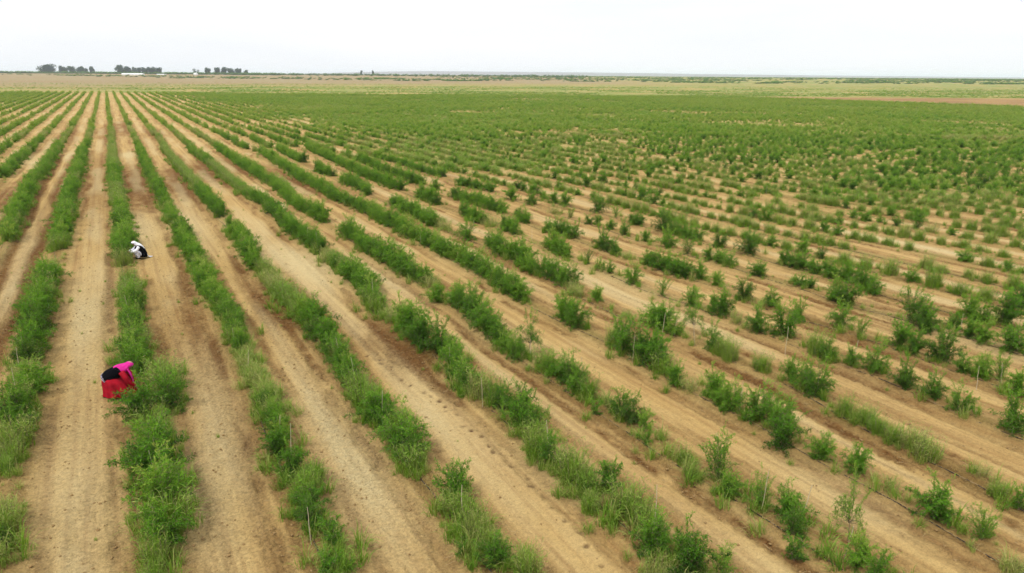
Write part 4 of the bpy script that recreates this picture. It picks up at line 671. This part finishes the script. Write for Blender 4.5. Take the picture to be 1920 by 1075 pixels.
TREES = [  # picture column of the middle, crown width, height above ground (m), label
 (91, 33, 19, 'broad rounded dark tree at the left end of the horizon tree groups'), (114, 11, 16, 'left tree of the second horizon clump from the left'), (122, 12, 14, 'low middle tree of the second horizon clump from the left'), (134, 17, 15.5, 'wide right-hand tree of the second horizon clump from the left'),
 (148, 10, 14, 'left tree of the third small horizon clump'), (154.5, 10, 15, 'pointed middle tree of the third small horizon clump'), (161, 7, 11, 'shortest tree of the third small horizon clump'), (171.5, 13, 15.5, 'single round tree closing the third small horizon clump'),
 (225, 20, 18, 'tallest tree of the horizon clump behind the long white shed'), (239, 19, 15.5, 'rounded tree next right of the tallest behind the white shed'), (251, 10, 14.5, 'airy narrow tree in the middle of the clump behind the shed'), (259.5, 12, 13, 'low rounded tree right of the airy one behind the shed'),
 (269, 14, 13.5, 'tree standing over the right end of the white shed'), (277, 12, 14.5, 'pointed tree just right of the white shed'), (285.5, 12, 14.5, 'second pointed tree right of the white shed'), (296, 17, 14, 'wide tree at the right end of the clump by the shed'),
 (363.5, 11, 13, 'thin pale see-through tree standing alone before the last group'), (370, 8, 11, 'smaller thin pale tree beside the see-through one'), (388, 12, 14, 'first solid dark tree of the rightmost tree group'), (406, 14, 14.5, 'second solid dark tree of the rightmost tree group'),
 (418.5, 15, 15, 'tallest tree of the rightmost tree group'), (430.5, 18, 13.5, 'widest tree of the rightmost tree group'), (443, 8, 13.5, 'slim tree near the right end of the rightmost group'), (448.5, 7, 12.5, 'slim tree leaning at the right end of the rightmost group'), (460.5, 9, 10, 'small last tree right of the rightmost group'),
 (675.5, 5.5, 11, 'left of the two lone trees near mid horizon'), (697, 4.5, 11.5, 'right, slimmer one of the two lone mid-horizon trees')]
R = np.random.default_rng(61)
for i, (c, w, h, lab) in enumerate(TREES):
    pale = 'pale' in lab; dep = 1700 + R.uniform(-60, 60) if c < 600 else 1850
    x, y, z = at(c, dep); root = link('tree', None, None, (x, y, z), (0, 0, R.uniform(0, 6.28))); w = w * 1.33
    link('trunk', TRUNK, root, None, None, (h, h, h)); ct = link('crown', CROWNS[4 if pale else i % 4], root, (0, 0, -0.10 * h), None, (w * 1.10, w * 1.10, h * 1.22)); ct['tint'] = 0.3 + 0.1 * R.normal()
    tag(root, lab, 'tree', 'trees on the horizon')
# low bushes under the trees
n = 1500; c = R.uniform(-60, 1100, n); c2 = np.where(R.random(n) < 0.6, R.uniform(-60, 520, n), c); dep = R.uniform(1480, 1950, n)
P = np.array([at(a, b) for a, b in zip(c2, dep)]); o = scatter('far_bushes', proto, P[:, 0], P[:, 1], P[:, 2], R.choice(IDX['far'], n), np.stack([R.uniform(5, 14, n), R.uniform(4, 9, n), R.uniform(2, 4.5, n)], -1), R.uniform(0.0, 0.2, n))
tag(o, 'low hazy bushes forming the far edge of the plain', 'bushes', kind='stuff')

M_WHITE = flat_mat('white_sheeting', (0.74, 0.75, 0.74), 0.6, 0.08, 0.6); M_GREY = flat_mat('weathered_concrete', (0.36, 0.34, 0.31), 0.9, 0.2, 1.0)
def shed(c0, c1, dep, h, label, name):
    a = np.array(at(c0, dep)); b = np.array(at(c1, dep)); ln = np.linalg.norm((b - a)[:2]); ang = math.atan2(b[1] - a[1], b[0] - a[0]); z = min(a[2], b[2]) - 0.1
    root = link(name, None, None, (a[0], a[1], z), (0, 0, ang)); wd = 8.0
    g = Geo(); g.box((ln / 2, wd / 2, h * 0.3), (ln, wd, h * 0.6)); link('wall', g.mesh('wall', [M_WHITE]), root)
    g = Geo(); n = 9; th = np.linspace(0, math.pi, n); yy = wd / 2 - (wd / 2 + 0.15) * np.cos(th); zz = h * 0.6 + 0.02 + h * 0.4 * np.sin(th)
    V = np.concatenate([np.stack([np.full(n, x), yy, zz], -1) for x in (-0.2, ln + 0.2)]); Q = [(i, i + 1, n + i + 1, n + i) for i in range(n - 1)]; g.add(V, Q); g.add(V[:n], None, [(0, i + 1, i) for i in range(1, n - 1)]); g.add(V[n:], None, [(0, i, i + 1) for i in range(1, n - 1)]); link('roof', g.mesh('roof', [M_WHITE]), root)
    for x in np.arange(2, ln, 6.0):
        g = Geo(); g.box((x, -0.06, h * 0.3), (0.25, 0.12, h * 0.6)); link('post', g.mesh('post', [M_GREY]), root)
    return tag(root, label, 'shed')
shed(226, 265, 1290, 3.6, 'long low white shed before the horizon trees at left', 'long_shed')
shed(292, 306, 1380, 1.8, 'thin pale low building right of the long white shed', 'low_building')
shed(361, 366, 1400, 4.2, 'tiny white hut under the pale see-through tree', 'hut')
g = Geo(); g.tube([(0, 0, -0.5), (0, 0, 9)], [0.16, 0.10], 7); POLE = g.mesh('mast', [M_GREY]); g = Geo(); g.box((0, 0, 8.5), (1.8, 0.12, 0.12)); ARM = g.mesh('crossarm', [M_GREY])
for c, dep, lab in ((248.5, 1300, 'utility pole at the middle of the long white shed'), (256.5, 1310, 'utility pole in front of the low clump behind the shed'), (276.5, 1320, 'utility pole just right of the long white shed'), (537, 1500, 'faint utility pole in the gap right of the tree groups'), (577, 1500, 'second faint utility pole further right of the tree groups')):
    x, y, z = at(c, dep); root = link('utility_pole', None, None, (x, y, z), (0, 0, -0.5)); link('mast', POLE, root); link('crossarm', ARM, root); tag(root, lab, 'pole', 'utility poles on the plain')

M_HILL = flat_mat('bare_hill', (0.17, 0.155, 0.135), 0.95, 0.25, 0.002, 0.05)
def hill(c0, c1, dep, hpx, seed, name='hills'):
    n = 160; cs = np.linspace(c0, c1, n); t = np.linspace(0, 1, n); w = fbm(t * 9, t * 0, seed, 3)
    hh = np.interp(cs, [p[0] for p in hpx], [p[1] for p in hpx]) * (1.12 + 0.2 * w) * dep / 1280.0
    rows = []
    for off, f in ((-1500, 0.0), (-700, 0.55), (0, 1.0), (900, 0.9), (2500, 0.0)):
        l = (cs - 960) / 1280.0 * dep * 0.957; d = dep + off + 260 * (fbm(t * 14, t * 0 + off, seed + 3, 2) - 0.5)
        rows.append(np.stack([FWD[0] * d + SIDE[0] * l, FWD[1] * d + SIDE[1] * l, 4.0 + hh * f], -1))
    V = np.concatenate(rows); I = np.arange(n - 1); Q = np.concatenate([np.stack([r * n + I, r * n + I + 1, (r + 1) * n + I + 1, (r + 1) * n + I], -1) for r in range(4)])
    return tag(link(name, mesh_np(name, V, Q, None, [M_HILL], None, None, True)), 'faint long flat-topped hills fading into haze on the horizon', 'hills', kind='structure')
hill(560, 2300, 9000, [(560, 0.2), (680, 3.6), (800, 5.6), (1000, 5.4), (1250, 4.2), (1500, 3.0), (1900, 2.0), (2300, 0.5)], 7)

# haze: closed box of even air round everything
m, nt, N, Lk = new_mat('air'); out = N('ShaderNodeOutputMaterial'); pv = N('ShaderNodeVolumePrincipled'); pv.inputs['Density'].default_value = 1.0e-4; pv.inputs['Color'].default_value = (0.80, 0.90, 1.0, 1); pv.inputs['Anisotropy'].default_value = 0.0
Lk(pv.outputs[0], out.inputs['Volume'])
g = Geo(); g.box((0, 0, 31.0), (54000, 54000, 66.0)); hz = link('haze', g.mesh('haze', [m])); tag(hz, 'pale even haze over the plain', 'haze', kind='stuff'); hz.display_type = 'WIRE'
# ------------------------------------------------------------------ the two field workers
M_SKIN = flat_mat('skin', (0.36, 0.20, 0.13), 0.55, 0.12, 10, 0.3); M_PINK = flat_mat('pink_cloth', (0.62, 0.022, 0.26), 0.8, 0.35, 6, 0.15, bump=0.3); M_RED = flat_mat('red_cloth', (0.40, 0.008, 0.022), 0.85, 0.45, 5, 0.12, bump=0.4)
M_BLACK = flat_mat('black_cloth', (0.004, 0.004, 0.006), 0.9, 0.3, 8, 0.04); M_TRIM = flat_mat('embroidered_hem', (0.02, 0.02, 0.03), 0.8, 0.2, 45, 0.1, (0.55, 0.5, 0.6), 0.55)
M_CLOTHW = flat_mat('white_cloth', (0.78, 0.77, 0.82), 0.8, 0.08, 6, 0.15, bump=0.3); M_PRINT = flat_mat('printed_cloth', (0.76, 0.76, 0.84), 0.8, 0.2, 26, 0.15, (0.10, 0.12, 0.28), 0.57); M_SHOE = flat_mat('dark_shoe', (0.03, 0.025, 0.02), 0.6, 0.3, 9)
M_EYE = flat_mat('eye', (0.02, 0.015, 0.012), 0.3, 0.1, 9)
def unit(v): v = np.asarray(v, float); return v / (np.linalg.norm(v) + 1e-9)
def bez(P, n=9):
    P = np.asarray(P, float); t = np.linspace(0, len(P) - 1, n); out = []
    for u in t:
        i = min(int(u), len(P) - 2); f = u - i; a = P[max(i - 1, 0)]; b = P[i]; c = P[i + 1]; d = P[min(i + 2, len(P) - 1)]
        out.append(0.5 * ((2 * b) + (c - a) * f + (2 * a - 5 * b + 4 * c - d) * f * f + (3 * b - a - 3 * c + d) * f ** 3))
    return np.array(out)
def limb(g, P, r, n=12, k=11, ell=None):
    g.tube(bez(P, k), np.interp(np.linspace(0, 1, k), np.linspace(0, 1, len(r)), r), n, True, None if ell is None else [ell] * k)
def rings(name, cs, rx, ry, mat, parent, n=40, folds=9, amp=0.06, seed=1, solid=0.008):
    R = np.random.default_rng(seed); th = np.arange(n) * 2 * math.pi / n; V = []; k = len(cs); ph = R.uniform(0, 6.28)
    for i, c in enumerate(cs):
        f = 1 + amp * (i / (k - 1)) * (np.cos(folds * th + ph) + 0.6 * np.cos((folds + 4) * th + 2 * ph)); V.append(np.stack([c[0] + rx[i] * f * np.cos(th), c[1] + ry[i] * f * np.sin(th), c[2] + 0.015 * (i / (k - 1)) * np.cos(folds * th)], -1))
    I = np.arange(n); J = (I + 1) % n; Q = np.concatenate([np.stack([r * n + J, r * n + I, (r + 1) * n + I, (r + 1) * n + J], -1) for r in range(k - 1)])
    o = link(name, mesh_np(name, np.concatenate(V), Q, None, [mat], None, None, True), parent)
    m = o.modifiers.new('thick', 'SOLIDIFY'); m.thickness = solid; m = o.modifiers.new('sub', 'SUBSURF'); m.levels = 1; m.render_levels = 1; return o
def drape(name, st, mat, parent, n=21, seed=1, amp=0.012):
    """open cloth strip: stations of (centre, outward normal, radius, half angle)"""
    R = np.random.default_rng(seed); V = []
    for i, (c, nn, r, ha) in enumerate(st):
        nn = unit(nn); lat = np.array([0, 1.0, 0]); t = np.radians(np.linspace(-ha, ha, n)); rr = r + amp * (i / len(st)) * np.cos(7 * t + 0.7 * i)
        V.append(np.asarray(c) + rr[:, None] * (np.cos(t)[:, None] * nn + np.sin(t)[:, None] * lat))
    V = np.concatenate(V); V[:, 2] = np.maximum(V[:, 2], 0.012); I = np.arange(n - 1); Q = np.concatenate([np.stack([r * n + I, r * n + I + 1, (r + 1) * n + I + 1, (r + 1) * n + I], -1) for r in range(len(st) - 1)])
    o = link(name, mesh_np(name, V, Q, None, [mat], None, None, True), parent)
    m = o.modifiers.new('thick', 'SOLIDIFY'); m.thickness = 0.008; m = o.modifiers.new('sub', 'SUBSURF'); m.levels = 1; m.render_levels = 1; return o
def fingers(g, w, d, s):
    d = unit(d); lat = unit(np.cross(d, (0, 0, 1))); dn = np.cross(lat, d) * -1.0
    if dn[2] > 0: dn = -dn
    for i, (o, ln) in enumerate(((-0.030, 0.062), (-0.010, 0.076), (0.010, 0.072), (0.029, 0.054))):
        b = w + d * 0.075 + lat * o; g.tube([b, b + d * ln * 0.45 + dn * 0.006, b + d * ln * 0.75 + dn * 0.024, b + d * ln * 0.85 + dn * 0.046], [0.0088, 0.0085, 0.008, 0.0065], 7)
    b = w + d * 0.028 + lat * 0.026 * s; g.tube([b, b + (d * 0.5 + lat * 0.6 * s) * 0.05, b + (d * 1.1 + lat * 0.7 * s) * 0.055 + dn * 0.02], [0.0105, 0.0098, 0.0075], 7)
def body_mesh(J):
    g = Geo(); f = Geo()
    limb(g, J['spine'], [0.135, 0.145, 0.135, 0.145, 0.11, 0.06], 16, 15, 1.0); limb(g, [J['spine'][-1], J['neck'], J['head']], [0.055, 0.05, 0.055])
    h = np.array(J['head']); fd = unit(J['face']); ud = unit(J['crown']); sd_ = np.cross(fd, ud)
    g.tube([h - ud * 0.11 + fd * 0.02, h - ud * 0.085 + fd * 0.02, h - ud * 0.04 + fd * 0.008, h, h + ud * 0.05 - fd * 0.004, h + ud * 0.09 - fd * 0.006, h + ud * 0.115 - fd * 0.008], [0.02, 0.055, 0.075, 0.084, 0.080, 0.058, 0.012], 16)
    g.ball(h + fd * 0.082 - ud * 0.015, (0.017, 0.014, 0.02), 8, 6); g.ball(h + fd * 0.074 - ud * 0.058, (0.014, 0.02, 0.010), 8, 6)
    for s in (-1, 1):
        g.ball(h + sd_ * 0.084 * s, (0.018, 0.012, 0.026), 8, 6)
        a = J['arm']; A = [(p[0], p[1] * s, p[2]) for p in a]; limb(g, A, [0.055, 0.046, 0.040, 0.030, 0.024]); w = np.array(A[-1]); d = unit(w - np.array(A[-2])); g.tube([w - d * 0.01, w + d * 0.03, w + d * 0.075, w + d * 0.088], [0.024, 0.026, 0.028, 0.016], 10, True, [1.5] * 4); fingers(f, w, d, s)
        l = [(p[0], p[1] * s, p[2]) for p in J['leg']]; limb(g, l, [0.095, 0.085, 0.062, 0.055, 0.040]); an = np.array(l[-1]); g.tube([an + (-0.05, 0, -0.045), an + (0.03, 0, -0.035), an + (0.12, 0, -0.05), an + (0.17, 0, -0.055)], [0.03, 0.038, 0.030, 0.015], 10)
    tmp = link('person_build', g.mesh('person_build', [M_SKIN])); md = tmp.modifiers.new('r', 'REMESH'); md.mode = 'VOXEL'; md.voxel_size = 0.011; md.use_smooth_shade = True
    dg = bpy.context.evaluated_depsgraph_get(); ev = bpy.data.meshes.new_from_object(tmp.evaluated_get(dg)); bpy.data.objects.remove(tmp)
    n0 = len(ev.vertices); co = np.zeros(n0 * 3, np.float32); ev.vertices.foreach_get('co', co); qs = []; ts = []
    for p in ev.polygons: (qs if len(p.vertices) == 4 else ts).append(tuple(p.vertices))
    G = Geo(); G.add(co.reshape(-1, 3), np.array(qs) if qs else None, np.array(ts) if ts else None); v, q, t, a = f.arrays(); G.add(v, q, t)
    return G.mesh('body', [M_SKIN], True), h, fd, ud, sd_
def worker(J, loc, rz, label):
    me, h, fd, ud, sd_ = body_mesh(J); z = float(ground_h(np.array([loc[0]]), np.array([loc[1]]))[0])
    root = link('person', None, None, (loc[0], loc[1], z + 0.01), (0, 0, rz)); link('body', me, root)
    for s in (-1, 1): g = Geo(); g.ball(h + fd * 0.076 + ud * 0.012 + sd_ * 0.03 * s, 0.011, 8, 6); link('eye', g.mesh('eye', [M_EYE], True), root)
    tag(root, label, 'person', 'field workers'); return root, h, fd, ud
def hood(h, fd, ud, r=0.118):
    st = []
    for a in (62, 45, 22, 0, -25, -50, -75):
        n = math.cos(math.radians(a)) * ud + math.sin(math.radians(a)) * fd; st.append((h - ud * 0.01, n, r, 104))
    return st
# bending worker, knees deep
J = dict(spine=[(-0.17, 0, 0.48), (-0.13, 0, 0.56), (-0.03, 0, 0.65), (0.09, 0, 0.73), (0.21, 0, 0.79), (0.30, 0, 0.83)], neck=(0.35, 0, 0.855), head=(0.42, 0, 0.905), face=(0.86, 0, -0.5), crown=(0.5, 0, 0.86),
         arm=[(0.22, 0.15, 0.77), (0.30, 0.20, 0.64), (0.36, 0.20, 0.52), (0.44, 0.16, 0.40), (0.51, 0.12, 0.30)], leg=[(-0.15, 0.09, 0.48), (0.01, 0.11, 0.43), (0.15, 0.12, 0.36), (0.08, 0.12, 0.22), (0.0, 0.12, 0.085)])
P1, h, fd, ud = worker(J, WORKERS[0], math.radians(-12), 'person in red skirt, black vest and pink headscarf bending over the row')
rings('skirt', [(-0.08, 0, 0.66), (-0.11, 0, 0.59), (-0.05, 0, 0.51), (0.01, 0, 0.38), (0.04, 0, 0.24), (0.06, 0, 0.12), (0.07, 0, 0.03)], [0.15, 0.21, 0.30, 0.35, 0.37, 0.39, 0.41], [0.17, 0.22, 0.26, 0.28, 0.29, 0.31, 0.33], M_RED, P1, 72, 7, 0.13, 3)
g = Geo(); limb(g, [(-0.24, 0, 0.55), (-0.14, 0, 0.61), (-0.03, 0, 0.675), (0.09, 0, 0.74), (0.20, 0, 0.785), (0.26, 0, 0.81)], [0.165, 0.205, 0.195, 0.185, 0.17, 0.10], 18, 15, 1.08); link('vest', g.mesh('vest', [M_BLACK], True), P1)
g = Geo(); limb(g, [(-0.265, 0, 0.535), (-0.215, 0, 0.565)], [0.17, 0.19], 18, 4, 1.08); link('vest_hem', g.mesh('vest_hem', [M_TRIM], True), P1)
for s in (-1, 1):
    g = Geo(); limb(g, [(p[0], p[1] * s, p[2]) for p in J['arm'][:4]] + [(0.495, 0.13 * s, 0.325)], [0.085, 0.082, 0.076, 0.068, 0.060], 14, 13); link('sleeve', g.mesh('sleeve', [M_RED], True), P1)
    g = Geo(); g.tube([(-0.06, 0.13 * s, 0.03), (0.03, 0.13 * s, 0.045), (0.12, 0.13 * s, 0.035), (0.18, 0.13 * s, 0.025)], [0.036, 0.045, 0.038, 0.018], 10); link('shoe', g.mesh('shoe', [M_SHOE], True), P1)
st = hood(h, fd, ud) + [((0.36, 0, 0.86), (-0.5, 0, 0.86), 0.125, 128), ((0.30, 0, 0.815), (-0.48, 0, 0.88), 0.165, 122), ((0.23, 0, 0.79), (-0.45, 0, 0.89), 0.185, 90), ((0.16, 0, 0.765), (-0.45, 0, 0.89), 0.190, 48), ((0.09, 0, 0.735), (-0.45, 0, 0.89), 0.190, 22)]
drape('headscarf', st, M_PINK, P1, 25, 4)
drape('scarf_end', [((0.36, -0.12, 0.84), (0.3, -0.4, 0.2), 0.06, 60), ((0.42, -0.13, 0.72), (0.3, -0.4, 0), 0.07, 60), ((0.45, -0.14, 0.57), (0.3, -0.4, 0), 0.075, 60), ((0.46, -0.13, 0.45), (0.3, -0.4, 0), 0.07, 55)], M_PINK, P1, 9, 5, 0.02)
# squatting worker
J = dict(spine=[(-0.14, 0, 0.20), (-0.14, 0, 0.27), (-0.12, 0, 0.38), (-0.06, 0, 0.50), (0.00, 0, 0.61), (0.06, 0, 0.70)], neck=(0.10, 0, 0.755), head=(0.165, 0, 0.835), face=(0.93, 0, -0.36), crown=(0.36, 0, 0.93),
         arm=[(0.01, 0.15, 0.62), (0.10, 0.21, 0.53), (0.20, 0.22, 0.45), (0.31, 0.18, 0.43), (0.41, 0.13, 0.42)], leg=[(-0.10, 0.09, 0.22), (0.06, 0.13, 0.36), (0.20, 0.15, 0.45), (0.13, 0.13, 0.26), (0.05, 0.12, 0.085)])
P2, h, fd, ud = worker(J, WORKERS[1], math.radians(192), 'person in white headscarf and black vest squatting beside the row')
g = Geo(); limb(g, [(-0.16, 0, 0.07), (-0.17, 0, 0.20), (-0.13, 0, 0.36), (-0.06, 0, 0.50), (0.00, 0, 0.61), (0.04, 0, 0.68)], [0.20, 0.215, 0.205, 0.195, 0.185, 0.10], 18, 15, 1.08); link('vest', g.mesh('vest', [M_BLACK], True), P2)
for s in (-1, 1):
    g = Geo(); limb(g, [(p[0], p[1] * s, p[2]) for p in J['arm']], [0.075, 0.066, 0.060, 0.052, 0.045], 14, 13); link('sleeve', g.mesh('sleeve', [M_CLOTHW], True), P2)
    g = Geo(); limb(g, [(p[0], p[1] * s, p[2]) for p in J['leg']], [0.11, 0.105, 0.092, 0.085, 0.075], 14, 15); link('trouser_leg', g.mesh('trouser_leg', [M_PRINT], True), P2)
    g = Geo(); g.tube([(-0.01, 0.12 * s, 0.03), (0.08, 0.12 * s, 0.045), (0.17, 0.12 * s, 0.035), (0.23, 0.12 * s, 0.025)], [0.036, 0.045, 0.038, 0.018], 10); link('shoe', g.mesh('shoe', [M_SHOE], True), P2)
st = hood(h, fd, ud) + [((0.10, 0, 0.74), (-0.75, 0, 0.66), 0.13, 110), ((0.03, 0, 0.66), (-0.85, 0, 0.52), 0.19, 58), ((-0.03, 0, 0.56), (-0.9, 0, 0.43), 0.208, 34), ((-0.09, 0, 0.43), (-0.93, 0, 0.36), 0.216, 30), ((-0.15, 0, 0.28), (-0.98, 0, 0.2), 0.224, 28), ((-0.17, 0, 0.14), (-1, 0, 0.0), 0.215, 36), ((-0.20, 0, 0.03), (-0.9, 0, 0.1), 0.24, 34), ((-0.44, 0, -0.03), (-0.2, 0, 0.9), 0.09, 65), ((-0.60, 0, -0.03), (-0.2, 0, 0.9), 0.07, 40)]
drape('headscarf', st, M_CLOTHW, P2, 25, 6)
